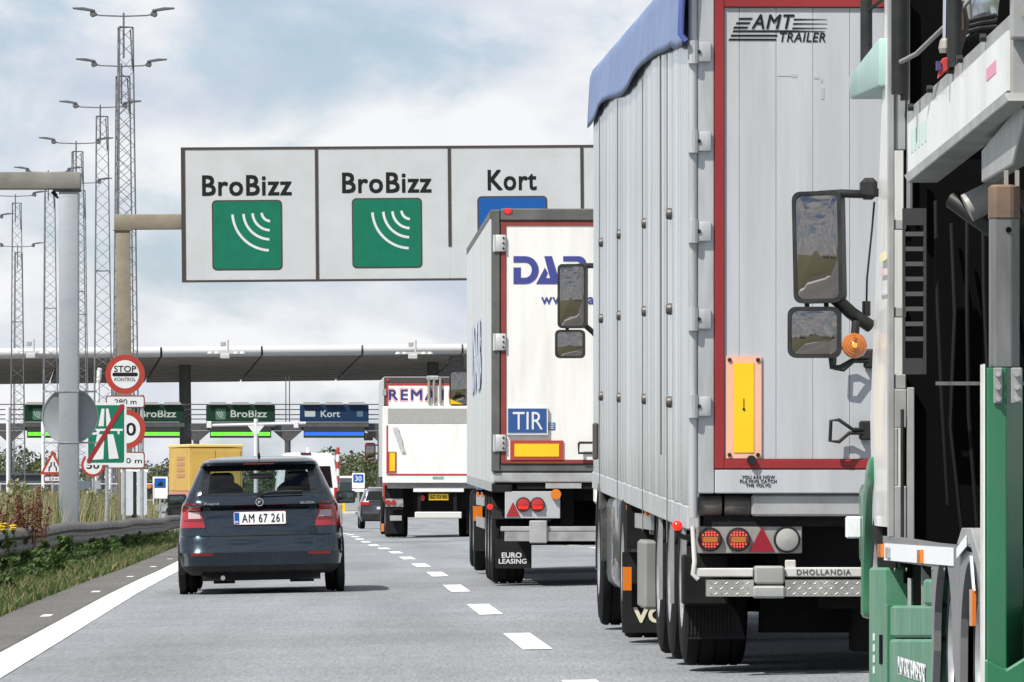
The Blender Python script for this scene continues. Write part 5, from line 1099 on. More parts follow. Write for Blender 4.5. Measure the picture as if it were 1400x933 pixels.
# ------------------------------------------------------------------ white lift lorry (REMA) further ahead
def build_rema():
    d0 = 162.0; s = F/d0; rz = .035; X = (525-700)/s+1.275
    loc = Vector((X, d0, gz(d0, 1.8))); t = thing('tail_lift_lorry', 'white lorry with raised tail lift and blue REMA lettering in the right lane', 'lorry', loc, rz)
    zg = HZ-loc.z*s
    def q(px_, py): return (px_-525)/s-1.275, (zg-py)/s
    DK = mat('header_dark', (.05,.048,.046), .6); RW = mat('lorry_white', (.80,.80,.79), .35, dirt=(.52,.50,.47), dirt_amt=.5, dscale=1.2, stretch=(3,3,.5)); LB = mat('letter_navy', (.03,.04,.17), .4); LP = mat('letter_pink', (.62,.36,.42), .4)
    L_ = 9.0; zb, zt = q(0,652)[1], q(0,517)[1]
    MB().box(-1.275,-1.235,.1,L_,zb,zt).build('side_wall', mat('side_silver', (.68,.70,.72)), t); MB().box(1.235,1.275,.1,L_,zb,zt).build('side_wall', RW, t); MB().box(-1.27,1.27,.1,L_,zt+.001,zt+.03).build('roof', RW, t); MB().box(-1.27,1.27,.12,L_,zb-.02,zb+.1).build('floor', CHASS, t)
    MB().box(-1.275,1.275,0,.1,q(0,524)[1],q(0,516)[1]).build('rear_header', DK, t, bevel=.01); MB().box(-1.275,-1.22,.0,.1,zb,q(0,524.3)[1]).build('rear_post', DK, t); MB().box(1.22,1.275,.0,.1,zb,q(0,524.3)[1]).build('rear_post', DK, t)
    MB().box(-1.219,1.219,.02,.09,zb,q(0,524.4)[1]).build('rear_door', RW, t); MB().box(-1.218,1.218,.01,.0195,q(0,527)[1],q(0,524.5)[1]).build('red_band', RED, t); MB().box(-1.218,-1.17,.01,.0195,q(0,556)[1],q(0,527.2)[1]).build('red_band', RED, t)
    [(text(t, w_, LP, q(x0-1.6,0)[0], .017, q(0,540)[1], h=16.5/s, w=(wd+3.2)/s, bold=.05, align='l', name='lettering_outline', spacing=1.25), text(t, w_, LB, q(x0,0)[0], .012, q(0,540)[1], h=13.5/s, w=wd/s, bold=.018, align='l', spacing=1.25)) for w_, x0, wd in (('REMA', 532, 64), ('1000', 604, 50))]
    for px_ in (586.5, 593.5, 602): MB().cyl((q(px_,0)[0],-.02,q(0,552)[1]),(q(px_,0)[0],-.02,q(0,517)[1]),.035,8).build('lock_bar', GALVD, t)
    MB().box(q(583,0)[0],q(600,0)[0],-.06,.0,q(0,520)[1],q(0,514)[1]).build('lock_fitting', GALV, t, bevel=.02); MB().box(q(523,0)[0],q(528,0)[0],-.02,.0,q(0,541)[1],q(0,532)[1]).build('hinge', GALV, t)
    MB().cyl((q(530,0)[0],-.02,q(0,519.5)[1]),(q(530,0)[0],0,q(0,519.5)[1]),.025,10).build('marker_lamp', LAMPRON, t)
    # folded up tail lift platform
    lift = MB().box(q(523,0)[0], 1.30, -.30, -.12, q(0,661)[1], q(0,556)[1]).build('tail_lift', RW, t, bevel=.02)
    MB().box(q(530,0)[0], 1.25, -.31, -.3005, q(0,579)[1], q(0,559)[1]).build('lift_tread', mat('lift_grey', (.34,.34,.33), .6, var=.1, vscale=20), lift); MB().box(q(529,0)[0],1.25,-.312,-.3005,q(0,650)[1],q(0,648)[1]).build('red_line', RED, lift); MB().box(q(528,0)[0],q(530,0)[0],-.312,-.3005,q(0,648)[1],q(0,582)[1]).build('red_line', RED, lift)
    a, b = q(529.5,646.5), q(541.5,618); mp = MB().box(a[0],b[0],-.318,-.3125,a[1],b[1]).build('marker_plate', SIGNR, lift); MB().box(a[0]+.05,b[0]-.03,-.322,-.3185,a[1]+.04,b[1]-.02).build('marker_yellow', YELLOW, lift)
    r2 = np.random.RandomState(3); V = []
    rows = []
    for i in range(12):
        u = i/11; rows.append([(q(536+u*12+j*(1.6-.5*u),0)[0], -.315-.03*abs(math.sin(j*1.7+i*.5)), q(0,585+u*34)[1]) for j in range(6)])
    MB().grid(rows).build('cloth_rag', mat('rag_grey', (.48,.48,.49), .8), t, smooth=60)
    MB().box(q(591,0)[0],q(606,0)[0],-.31,-.3005,q(0,655)[1],q(0,652)[1]).build('maker_plate', GALV, lift)
    MB().box(-1.2,1.2,-.1,.1,q(0,668)[1],q(0,662)[1]).build('rear_sill', BEAMG, t); MB().box(q(565,0)[0],q(634,0)[0],-.22,-.1,q(0,673)[1],q(0,667)[1]).build('lift_bar', RW, t, bevel=.01); MB().box(q(567,0)[0],q(631,0)[0],-.25,-.1,q(0,709)[1],q(0,700)[1]).build('bumper_bar', mat('bumper_pale', (.60,.60,.58), .5), t, bevel=.02)
    for px_ in (573, 622): MB().box(q(px_,0)[0]-.04,q(px_,0)[0]+.04,-.15,-.05,q(0,703)[1],q(0,668)[1]).build('lift_arm', CHASS, t)
    a, b = q(586,684), q(613,675.5); np_ = MB().box(a[0],b[0],-.12,-.10,a[1],b[1]).build('number_plate', YELLOW, t); text(np_, 'BZ 53 90', INK, (a[0]+b[0])/2, -.123, (a[1]+b[1])/2, h=5/s, w=22/s, bold=.01); x, z = q(577,681); MB().cyl((x,-.12,z),(x,-.06,z),.07,12).build('tail_lamp', LAMPR, t)
    MB().box(q(526,0)[0],q(551,0)[0],-.05,.1,q(0,697)[1],q(0,664)[1]).build('lamp_carrier', CHASS, t)
    MB().box(q(527,0)[0],q(551,0)[0],-.07,-.051,q(0,693)[1],q(0,682)[1]).build('lamp_panel', BEAMG, t)
    for px_ in (530.5, 538): x, z = q(px_, 687.5); MB().cyl((x,-.09,z),(x,-.071,z),.065,14).build('tail_lamp', LAMPR, t)
    x, z = q(546, 687.5); MB().cyl((x,-.09,z),(x,-.071,z),.06,14).build('tail_lamp', mat('lens_grey'), t); MB().box(q(533,0)[0],q(549,0)[0],-.08,-.06,q(0,712)[1],q(0,705)[1]).build('reflector_plate', BEAMG, t); MB().box(q(521,0)[0],q(525,0)[0],-.04,.05,q(0,727)[1],q(0,716)[1]).build('orange_reflector', LAMPO, t); MB().box(q(528,0)[0],q(552,0)[0],.3,.33,q(0,730)[1],q(0,698)[1]).build('mudflap', FLAP, t); MB().box(-q(552,0)[0],-q(528,0)[0],.3,.33,q(0,730)[1],q(0,698)[1]).build('mudflap', FLAP, t)
    mb = MB(); mb.box(-.55,.55,.2,10.5,.55,1.25); mb.box(-1.1,1.1,.4,.6,.5,1.3); mb.build('chassis', CHASS, t)
    for y in (1.4, 2.7): wheel(t,-1.22,-.66,y,.5,.29,-1); wheel(t,.66,1.22,y,.5,.29,1)
    wheel(t,-1.22,-.9,9.8,.5,.29); wheel(t,.9,1.22,9.8,.5,.29,1); MB().box(-1.15,1.2,9.2,11.2,.8,3.3).build('cab', mat('cab_red', (.35,.03,.03), .3, coat=.6), t, bevel=.12, seg=3)
    c = W2L(loc, rz, P(506, 619, 172.5)); mirror(t, c, .27, .40, tilt=-.3, arm=[(c.x,c.y+.05,c.z+.2),(c.x+.3,c.y,c.z+.2)]); c2 = c+Vector((-.05,0,.42)); mirror(t, c2, .24, .20, m_glass=DARK, tilt=-.2); MB().box(c.x-.14,c.x+.14,c.y+.06,c.y+.13,c.z-.22,c.z+.26).build('mirror_cover', mat('cover_red', (.30,.03,.04), .4), t, bevel=.03)
build_rema()
# ------------------------------------------------------------------ yellow box lorry, white van, grey estate car ahead
def build_yellow():
    d0 = 262.0; s = F/d0; X = (258-700)/s+1.09; loc = Vector((X, d0, lz(d0))); rz = .20
    t = thing('yellow_box_lorry', 'faded yellow box lorry ahead of the dark hatchback', 'lorry', loc, rz); zg = HZ-loc.z*s
    def z(py): return (zg-py)/s
    Y1 = mat('yellow_box', (.50,.32,.06), .6, var=.12, vscale=.8, dirt=(.42,.22,.14), dirt_amt=.5, dscale=1.0); Y2 = mat('pink_band', (.46,.20,.15), .6, var=.12)
    MB().box(-1.09,1.09,0,5.5,z(672),z(612)).build('box_body', Y1, t, bevel=.03); MB().box(-1.12,1.12,-.03,5.53,z(611.5),z(607.5)).build('roof_edge', mat('yellow_pale', (.72,.52,.18), .5), t, bevel=.02); MB().box(-1.09,1.09,0,5.5,z(690),z(672.3)).build('lower_band', Y2, t, bevel=.02)
    for a, b in ((-1.0,-.02),(.02,1.0)): MB().box(a,b,-.025,-.003,z(688),z(616)).build('door', Y1, t, bevel=.01)
    for zz in (624, 632, 640, 648): MB().box(-1.105,-1.092,1.2,3.2,z(zz+5),z(zz)).build('faded_letter', mat('faded_red', (.42,.20,.09), .6), t)
    MB().box(-.95,.95,.1,6.8,.5,z(690.5)).build('chassis', CHASS, t); MB().box(-.85,1.0,5.7,7.3,.7,2.4).build('cab', mat('cab_dull', (.20,.19,.19), .4, coat=.4), t, bevel=.1, seg=2)
    for y in (1.4, 6.2): wheel(t,-1.08,-.75,y,.42,.24); wheel(t,.75,1.08,y,.42,.24,1)
    for sx in (-1,1): MB().box(sx*.85-.12,sx*.85+.12,-.03,.05,.75,.9).build('tail_lamp', LAMPR, t)
build_yellow()
def build_van():
    d0 = 212.0; s = F/d0; X = (421-700)/s; loc = Vector((X, d0, lz(d0))); t = thing('white_van', 'white panel van partly hidden behind the dark hatchback', 'van', loc, .06)
    secs = []; prof_ = lambda w, h, z0: [(-w,z0),(-w*1.0,h*.45),(-w*.97,h*.62),(-w*.86,h*.95),(-w*.72,h),(w*.72,h),(w*.86,h*.95),(w*.97,h*.62),(w,h*.45),(w,z0)]
    rows = []
    for y, w, h in ((-.02,.98,2.50),(.05,1.0,2.58),(3.6,1.0,2.58),(4.3,.98,2.35),(4.9,.95,1.45),(5.6,.90,1.15),(5.75,.82,.8)): rows.append([(a, y, b) for a, b in prof_(w, h, .35)])
    mb = MB(); mb.grid(rows); n = 10; mb.f.append(tuple(range(n))); mb.mi.append(0); mb.f.append(tuple(range(len(mb.v)-1, len(mb.v)-n-1, -1))); mb.mi.append(0); mb.build('body', mat('van_white', (.78,.80,.82), .3, coat=.6), t, smooth=35)
    for sx in (-1, 1): MB().prism([(sx*.08,1.45),(sx*.80,1.45),(sx*.72,2.15),(sx*.08,2.15)], 'y', -.035, -.022).build('rear_window', mat('glass_frit'), t); MB().box(sx*.91-.06,sx*.91+.06,-.04,.06,1.0,1.45).build('tail_lamp', LAMPR, t, bevel=.01); wheel(t, *sorted((sx*.98, sx*.76)), 1.0, .34, .2, sx); wheel(t, *sorted((sx*.98, sx*.76)), 4.6, .34, .2, sx)
    MB().box(-.97,.97,-.10,.0,.40,.62).build('bumper', DARK, t, bevel=.03); MB().box(-.006,.006,-.03,-.021,.65,2.4).build('door_gap', INK, t); MB().box(-.25,.1,-.05,.05,2.53,2.59).build('roof_lamp', mat('brake_dark'), t, bevel=.015); MB().cyl((.0,.3,2.58),(0,.3,2.75),.05,8).build('roof_vent', WHITE, t)
    m_ = mirror(t, Vector((1.12,4.2,1.45)), .2, .32, name='door_mirror'); MB().box(.95,1.08,4.22,4.3,1.3,1.36).build('mirror_foot', DARK, t)
build_van()
def build_suv():
    d0 = 258.0; s = F/d0; X = (492-700)/s+.93; loc = Vector((X, d0, lz(d0))); t = thing('grey_estate_car', 'grey estate car ahead, half hidden by the tail lift lorry', 'car', loc, .05)
    PT = mat('suv_grey', (.10,.10,.125), .3, .6, coat=1.0); rows = []
    prof_ = lambda w, h, z0: [(-w*.94,z0),(-w,z0+.25),(-w,.85),(-w*.95,1.02),(-w*.74,h-.08),(-w*.6,h),(w*.6,h),(w*.74,h-.08),(w*.95,1.02),(w,.85),(w,z0+.25),(w*.94,z0)]
    for y, w, h in ((.10,.86,1.1),(0,.90,1.12),(.08,.92,1.3),(.35,.93,1.62),(1.2,.93,1.66),(2.4,.93,1.62),(3.2,.92,1.15),(4.3,.86,.98),(4.5,.75,.8)): rows.append([(a, y, min(b, max(h,.3)) if b > .9 else b) for a, b in prof_(w, h, .3)])
    mb = MB(); mb.grid(rows); n = 12; mb.f.append(tuple(range(n))); mb.mi.append(0); mb.f.append(tuple(range(len(mb.v)-1, len(mb.v)-n-1, -1))); mb.mi.append(0); mb.build('body', PT, t, smooth=35)
    MB().prism([(-.72,1.12),(.72,1.12),(.58,1.50),(-.58,1.50)], 'y', .0, .30).build('rear_window', mat('glass_frit'), t, bevel=.02)
    for sx in (-1,1): MB().box(sx*.72-.2,sx*.72+.2,-.04,.1,.92,1.08).build('tail_lamp', LAMPR, t, bevel=.03); wheel(t, *sorted((sx*.92, sx*.70)), .8, .34, .22, sx); wheel(t, *sorted((sx*.92, sx*.70)), 3.5, .34, .22, sx)
    MB().box(-.86,.86,-.05,.1,.32,.62).build('bumper', DARK, t, bevel=.04); MB().box(-.26,.26,-.02,.02,.78,.88).build('number_plate', SIGNW, t); MB().box(-.62,-.58,.5,2.3,1.66,1.71).build('roof_rail', DARK, t); MB().box(.58,.62,.5,2.3,1.66,1.71).build('roof_rail', DARK, t)
build_suv()

# ------------------------------------------------------------------ car transporter at the right edge
def build_carrier():
    K = 2.56*F
    def dd(px_): return K/(px_-431)
    d0 = 27.0; loc = Vector((2.9, d0, gz(d0, 2.2))); t = thing('car_transporter', 'green and white car transporter lorry cut off by the right picture edge', 'lorry', loc)
    ML = Matrix.Translation(-loc)
    def B(): return MB(ML)
    def side(px_, py, inset=0): d = dd(px_); return ((px_-700)*d/F+inset, d, (HZ-py)*d/F)
    def lp(d, off=0): return 2.56-.0302*d+off        # x of the left plane at distance d
    G = loc.z
    CWH = mat('transporter_white', (.70,.72,.71), .35, coat=.3, var=.03, dirt=(.42,.41,.37), dirt_amt=.65, dscale=2.2, stretch=(3,1,.5)); CGR = mat('transporter_green', (.020,.15,.070), .4, coat=.3, var=.12, vscale=3, dirt=(.06,.13,.08), dirt_amt=.6, dscale=4, stretch=(2,2,.6)); CGD = mat('transporter_green_dark', (.012,.16,.065), .4, coat=.3, var=.1)
    CGP = mat('transporter_green_pale', (.06,.20,.12), .5, var=.10, vscale=3, dirt=(.20,.25,.21), dirt_amt=.6, dscale=3, stretch=(2,2,.6)); GST = mat('galvanised_grey', (.36,.37,.37), .5, .4, var=.2, vscale=4, dirt=(.2,.19,.17), dirt_amt=.4, dscale=5); SK = mat('skirt_grey', (.15,.155,.165), .5, var=.08, vscale=3, dirt=(.26,.25,.24), dirt_amt=.35)
    BK = mat('black_paint_and_shade', (.004,.004,.004), .95, spec=0.05); TEAL = mat('deck_teal', (.30,.45,.43), .5, var=.08, vscale=2, dirt=(.5,.55,.52), dirt_amt=.3); REF = mat('reflective_white', (.74,.76,.80), .4, var=.06, vscale=30); RUSTM = mat('rusty_steel', (.16,.115,.085), .75, .2, var=.35, vscale=9, dirt=(.22,.10,.05), dirt_amt=.6, dscale=10); STEEL = mat('worn_steel', (.20,.205,.21), .45, .5, var=.25, vscale=5, stretch=(3,3,.4), dirt=(.12,.10,.09), dirt_amt=.5, dscale=6)  # near-black colour carries the deck's shade on the cab wall and in recesses
    # cab
    plan = [(1.690,29.12),(1.682,30.0),(1.70,30.7),(1.78,31.25),(1.95,31.5),(2.4,31.6),(3.5,31.6),(3.9,31.5),(4.08,31.2),(4.16,30.6),(4.17,29.12)]
    mb = B(); n = len(plan); zs = [(-.20,-.0),(.3,-.01),(.9,.012),(1.6,.035),(2.2,.055),(2.45,.12)]; vs = []
    for z, sh in zs: vs += [(x+(sh if x < 2.9 else -sh), y-(0 if y < 30 else sh), z) for x, y in plan]
    fs = [(i*n+j, i*n+(j+1)%n, (i+1)*n+(j+1)%n, (i+1)*n+j) for i in range(len(zs)-1) for j in range(n)]+[tuple(range(n-1,-1,-1)), tuple(range((len(zs)-1)*n, len(zs)*n))]
    mb.add(vs, fs); cab = mb.build('cab', CWH, t, smooth=35)
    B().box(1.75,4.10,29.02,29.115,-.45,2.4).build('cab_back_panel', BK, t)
    B().box(1.9,4.05,29.3,31.5,-.75,-.201).build('cab_base', CGD, t, bevel=.04)
    # marks on the cab flank
    for py, h, m in ((352,12,mat('mark_cream', (.72,.66,.42), .5)),(372,6,mat('mark_pink', (.66,.48,.48), .5)),(400,5,mat('mark_grey', (.55,.58,.64), .5)),(560,20,mat('mark_sage', (.52,.66,.58), .5))): d = 29.6; z = (HZ-py)*d/F; B().box(1.683,1.6855,29.4,29.8,z-h*d/F/2,z+h*d/F/2).build('flank_mark', m, t)
    # front wheel and green fender arch
    wd = 30.35; wheel(t, 1.69-loc.x, 2.02-loc.x, wd-loc.y, .50, .30, -1, mat('rim_white', (.55,.55,.55), .45, .2, var=.2), z=.50); wheel(t, 3.8-loc.x, 4.13-loc.x, wd-loc.y, .50, .30, 1)
    arc = lambda r0, a0, a1: [(wd+r0*math.cos(R(a)), G+.50+r0*math.sin(R(a))) for a in range(a0, a1+1, 6)]
    B().prism(arc(.70,-6,96)+arc(.57,-6,96)[::-1], 'x', 1.662, 2.05).build('front_fender', CGR, t, bevel=.025, seg=2); B().box(1.672,1.95,30.92,31.4,-.40,.0).build('step_panel', CGR, t, bevel=.04, seg=2)
    c = P(1165, 722, 31.2); B().box(c.x-.03,c.x+.045,c.y-.04,c.y+.06,c.z-.05,c.z+.055).build('side_lamp', REF, t, bevel=.008)
    # mirrors
    dm = 30.8; c = P(1117, 338, dm)-loc; m1 = mirror(t, c, 69/289, 153/289, tilt=-.30, depth=.16, slant=-.02); c2 = P(1113, 454.5, dm)-loc; m2 = mirror(t, c2, 73/289, 70/289, tilt=-.12, depth=.12, m_glass=MIRROR)
    e = lambda px_, py, dy=.06: tuple(P(px_, py, dm)-loc+Vector((0,dy,0)))
    MB().tube([e(1120,266),e(1150,264),e(1180,265),e(1205,262,.1)], .020, 8).build('mirror_arm', DARK, t, smooth=60); MB().tube([e(1140,405),e(1165,428),e(1192,446,.1)], .032, 8).build('mirror_arm', DARK, t, smooth=60); MB().tube([e(1104,412),e(1104,422)], .012, 6).build('mirror_link', DARK, t); MB().tube([e(1130,412),e(1131,422)], .012, 6).build('mirror_link', DARK, t)
    MB().box(*[v for v in (e(1177,0)[0], e(1200,0)[0], dm-loc.y, dm-loc.y+.15, e(0,272)[2], e(0,243)[2])]).build('mirror_bracket', DARK, t, bevel=.02); MB().tube([e(1137,488),e(1138,502),e(1150,502),e(1172,490)], .013, 8).build('mirror_stay', DARK, t, smooth=60)
    x, y, z = e(1168, 473, -.02); b = MB().lathe([(.06,.001),(.05,.050),(.0,.060),(.0,.001)], (x,y,z), 'y', 24).build('turn_lamp', DARK, t, smooth=60); AMB = mat('amber_lens', (.40,.11,.008), .18, coat=1); MB().lathe([(-.001,.060)]+[(-.012-.02*(1-(k/9)**2)+(.003 if k % 2 else 0), .057*k/9+.0005) for k in range(9, -1, -1)], (x,y,z), 'y', 30).build('lens', AMB, b, smooth=20); mbr = MB(); [mbr.box(x-.0015+.0*k, x+.0015, y-.036, y-.030, z-.05, z+.05) for k in range(1)]; mbr.build('lens_rib', mat('amber_dark', (.22,.05,.004), .3), b); MB().lathe([(-.038,.001),(-.037,.012),(-.030,.014)], (x,y,z), 'y', 14).build('lens_hub', mat('amber_bright', (.75,.38,.04), .2, coat=1), b, smooth=50); MB().cyl((x,y+.05,z),(x+.01,y+.06,z+.12),.02,8).build('lamp_arm', DARK, t)
    MB().tube([e(1186,425,.1),e(1187,380,.1),e(1194,310,.1),e(1197,275,.1)], .005, 6).build('aerial', DARK, t); x, y, z = e(1186,420,.1); MB().cyl((x,y,z-.04),(x,y,z+.03),.02,8).build('aerial_base', DARK, t)
    # galvanised upright behind the cab
    du = 28.98; X = lambda px_: (px_-700)*du/F; Z = lambda py: (HZ-py)*du/F
    def up(name, a, b, y0, y1, dy=0, th=.05, m=GST): return B().box(X(a),X(b),du+dy,du+dy+th,Z(y1),Z(y0)).build(name, m, t, bevel=.004)
    up('upright_flange', 1214, 1223, -40, 735); up('upright_flange', 1240, 1250, 530, 762, dy=-.02); up('upright_web', 1223.2, 1239, -40, 205, dy=.02); up('upright_flange', 1240, 1244, 0, 290, dy=-.01)
    for y0, y1 in ((300,314),(420,434),(512,532)): up('upright_rung', 1223.2, 1239, y0, y1, dy=.01)
    up('upright_web', 1223.2, 1239.6, 532.5, 585); up('upright_web', 1223.2, 1228, 585.5, 664.5); up('upright_web', 1223.2, 1239.6, 665, 762); up('foot_plate', 1212, 1252, 748, 764, dy=-.06, th=.16)
    B().cyl((X(1243),du-.06,Z(290)),(X(1243),du-.06,Z(210)),.013,8).build('slide_rod', STEEL, t); B().cyl((X(1233),du-.03,Z(770)),(X(1233),du-.03,Z(560)),.008,6).build('cable', DARK, t)
    B().tube([(X(1226),du-.05,Z(-30)),(X(1227),du-.05,Z(90)),(X(1221),du-.05,Z(125))], .014, 8).build('hose', DARK, t, smooth=60)
    # dark ladder
    dl = 28.75; XL = lambda px_: (px_-700)*dl/F; ZL = lambda py: (HZ-py)*dl/F; DKS = mat('ladder_black', (.05,.05,.052), .5, .3)
    for a in (1234, 1263): B().box(XL(a),XL(a+3.5),dl,dl+.03,ZL(512),ZL(285)).build('ladder_rail', DKS, t)
    B().box(XL(1237.6),XL(1262.8),dl,dl+.03,ZL(308),ZL(285)).build('ladder_plate', DKS, t); B().box(XL(1237.6),XL(1262.8),dl,dl+.03,ZL(512),ZL(490)).build('ladder_plate', DKS, t)
    for k in range(8): B().box(XL(1237.6),XL(1262.8),dl+.002,dl+.028,ZL(323+20.5*k),ZL(317+20.5*k)).build('ladder_rung', mat('rung_grey', (.10,.10,.10), .5, .3), t)
    # loading deck: side beam in white, deck plate, underside
    bx = lambda off, th: (off, off+th)
    def sideprism(name, pts, off, th, m, bevel=0.0):
        mb = B(); vs = []
        for o_ in (off, off+th): vs += [(p[0]+o_, p[1], p[2]) for p in pts]
        n = len(pts); mb.add(vs, [tuple(range(n)), tuple(range(2*n-1,n-1,-1))]+[(i,n+i,n+(i+1)%n,(i+1)%n) for i in range(n)]); return mb.build(name, m, t, bevel=bevel)
    sideprism('deck_beam', [side(1239,148),side(1239,246),side(1379,132),side(1379,16)], .012, .10, GST, .006)
    sideprism('beam_cover', [side(1241,170),side(1241,238),side(1377,124),side(1377,42)], .0, .0115, CWH)
    sideprism('beam_lip', [side(1240,240),side(1246,250),side(1385,138),side(1379,127)], -.015, .13, GST, .004)
    for px_, py in ((1245,147),(1271,122),(1299,96),(1312,81),(1344,52)): p = side(px_, py); B().cyl((p[0]+.012,p[1],p[2]),(p[0]-.012,p[1],p[2]),.016,8).build('bolt', DARK, t)
    fl_ = mat('faded_teal_print', (.45,.62,.58), .5)
    for k in range(5): a = side(1246+4.6*k, 205-3.6*k), ; a = a[0]; b = side(1248.5+4.6*k, 168+2-3.8*k); p0 = side(1246+4.6*k, 210-3.8*k); p1 = side(1246+4.6*k, 180-3.8*k); p2 = side(1248.2+4.6*k, 178-3.8*k); p3 = side(1248.2+4.6*k, 208-3.8*k); sideprism('beam_letter', [p0,p1,p2,p3], -.002, .0015, fl_)
    sideprism('beam_mark', [side(1349,112),side(1349,95),side(1362,82),side(1362,100)], -.002, .0015, mat('faded_pink_print', (.62,.26,.36), .5))
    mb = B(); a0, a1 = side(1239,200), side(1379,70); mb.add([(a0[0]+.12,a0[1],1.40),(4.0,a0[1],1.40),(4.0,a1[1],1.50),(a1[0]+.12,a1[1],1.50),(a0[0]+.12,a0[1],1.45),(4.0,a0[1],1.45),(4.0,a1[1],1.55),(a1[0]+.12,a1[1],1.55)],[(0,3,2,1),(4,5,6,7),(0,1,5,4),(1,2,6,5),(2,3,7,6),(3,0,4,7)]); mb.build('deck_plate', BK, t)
    sideprism('deck_bracket', [side(1321,205),side(1321,250),side(1362,225),side(1380,150),side(1372,142)], .06, .06, GST, .006)
    p = side(1292, 275, .15); B().cyl((p[0]-.06,p[1],p[2]-.03),(p[0]+.10,p[1],p[2]+.05),.06,14).build('air_bottle', mat('bottle_grey', (.30,.30,.29), .5), t, smooth=60); B().tube([(p[0]-.1,p[1]+.3,p[2]+.02),(p[0]+.05,p[1]+.2,p[2]-.10),(p[0]+.2,p[1]+.1,p[2]-.06)], .04, 10).build('pipe', DARK, t, smooth=60); B().tube([(p[0]+.18,p[1],p[2]+.05),(p[0]+.24,p[1],p[2]-.10),(p[0]+.30,p[1],p[2]-.12)], .05, 10).build('pipe', DARK, t, smooth=60)
    B().box(X(1266)+.02,X(1345)+.4,28.6,28.63,(HZ-527)*28.6/F,(HZ-522)*28.6/F).build('cross_rod', STEEL, t)
    # clutter above the deck
    dv = 26.2; XV = lambda px_: (px_-700)*dv/F; ZV = lambda py: (HZ-py)*dv/F
    B().cyl((XV(1258),dv+1.4,ZV(118)+.05),(XV(1258),dv+1.4,ZV(-60)),.035,14).build('hydraulic_tube', DARK, t, smooth=60); B().cyl((XV(1265),dv+1.4,ZV(110)),(XV(1267),dv+1.4,ZV(-60)),.018,10).build('hydraulic_tube', mat('tube_dark', (.05,.045,.042), .4, .4), t, smooth=60); B().cyl((XV(1305),dv,ZV(92)),(XV(1305),dv,ZV(-60)),.030,14).build('hydraulic_tube', DARK, t, smooth=60); B().cyl((XV(1293.5),dv+.05,ZV(70)),(XV(1295),dv+.05,ZV(-40)),.012,10).build('piston_rod', CHROME, t, smooth=60)
    B().lathe([(0,.022),(.02,.028),(.05,.022),(.06,.016)], (XV(1293.5),dv+.05,ZV(72)), 'z', 12).build('rod_collar', GALVD, t); B().prism([(XV(1282),ZV(108)),(XV(1300),ZV(92)),(XV(1296),ZV(78)),(XV(1288),ZV(80))], 'y', dv, dv+.05).build('red_bracket', RED, t, bevel=.004); B().box(XV(1280),XV(1286),dv-.01,dv+.03,ZV(96),ZV(84)).build('blue_clip', mat('clip_blue', (.05,.04,.14), .5), t)
    B().tube([(XV(1250),dv+.9,ZV(65)),(XV(1268),dv+.7,ZV(58)),(XV(1290),dv+.2,ZV(38)),(XV(1310),dv,ZV(18)),(XV(1325),dv,ZV(0)),(XV(1340),dv,ZV(-20))], .010, 8).build('air_hose', mat('hose_grey', (.22,.22,.22), .5), t, smooth=60)
    # loaded car nose (chrome and glass) on the deck
    B().prism([(XV(1322),ZV(46)),(XV(1372),ZV(30)),(XV(1382),ZV(-60)),(XV(1315),ZV(-60))], 'y', dv+.3, dv+.9).build('tank', mat('tank_chrome', (.55,.60,.68), .12, .9), t, bevel=.05, seg=3)
    for k in range(3): B().tube([(XV(1322),dv+.22,ZV(26+7*k)),(XV(1345),dv+.2,ZV(20+7*k)),(XV(1368),dv+.2,ZV(16+8*k))], .010, 6).build('pipe', DARK, t)
    B().tube([(XV(1316),dv+.1,ZV(0)),(XV(1322),dv+.1,ZV(30)),(XV(1312),dv+.1,ZV(66))], .018, 8).build('pipe', mat('pipe_copper', (.10,.07,.055), .5, .5), t, smooth=60)
    p = side(1384, 30, .02); B().box(p[0]-.02,p[0]+.16,p[1],p[1]+.12,p[2]-.06,p[2]+.12).build('pivot_box', GST, t, bevel=.006); B().cyl((p[0]+.05,p[1]-.02,p[2]+.03),(p[0]+.05,p[1],p[2]+.03),.035,12).build('pivot_pin', GALVD, t); B().tube([(p[0]-.03,p[1]+.05,p[2]+.12),(p[0],p[1]+.05,p[2]+.2),(p[0]+.12,p[1]+.05,p[2]+.35)], .03, 8).build('pivot_arm', STEEL, t)
    # teal deck end above the cab, with its dark prop
    def pt(px_, py, d): v = P(px_, py, d); return (v.x, v.y, v.z)
    A = [pt(1201,52,30.2), pt(1201,118,30.2), pt(1162,136,32.2), pt(1160.5,104,32.2)]
    mb = B(); vs = A+[(x+.75,y,z) for x, y, z in A]; mb.add(vs, [(0,1,2,3),(7,6,5,4),(0,4,5,1),(1,5,6,2),(2,6,7,3),(3,7,4,0)]); mb.build('deck_extension', TEAL, t, bevel=.012, seg=2)
    a = P(1176, 78, 31.6); B().cyl((a.x+.03,a.y,a.z-.05),(a.x+.03,a.y,a.z+.4),.03,12).build('prop', DARK, t, smooth=60); B().tube([(a.x+.02,a.y,a.z+.21),(a.x+.10,a.y-.1,a.z+.27),(a.x+.17,a.y-.2,a.z+.40)], .011, 6).build('prop_hose', DARK, t)
    # green column at the right edge
    dc = 24.0; XC = lambda px_: (px_-700)*dc/F; ZC = lambda py: (HZ-py)*dc/F
    mb = B(); mb.prism([(XC(1347),dc+.16),(XC(1347.5),dc+.01),(XC(1350),dc),(XC(1376),dc),(XC(1402),dc+.13),(XC(1402),dc+.16)], 'z', G+.02, ZC(503)); mb.build('green_column', CGR, t, bevel=.003)
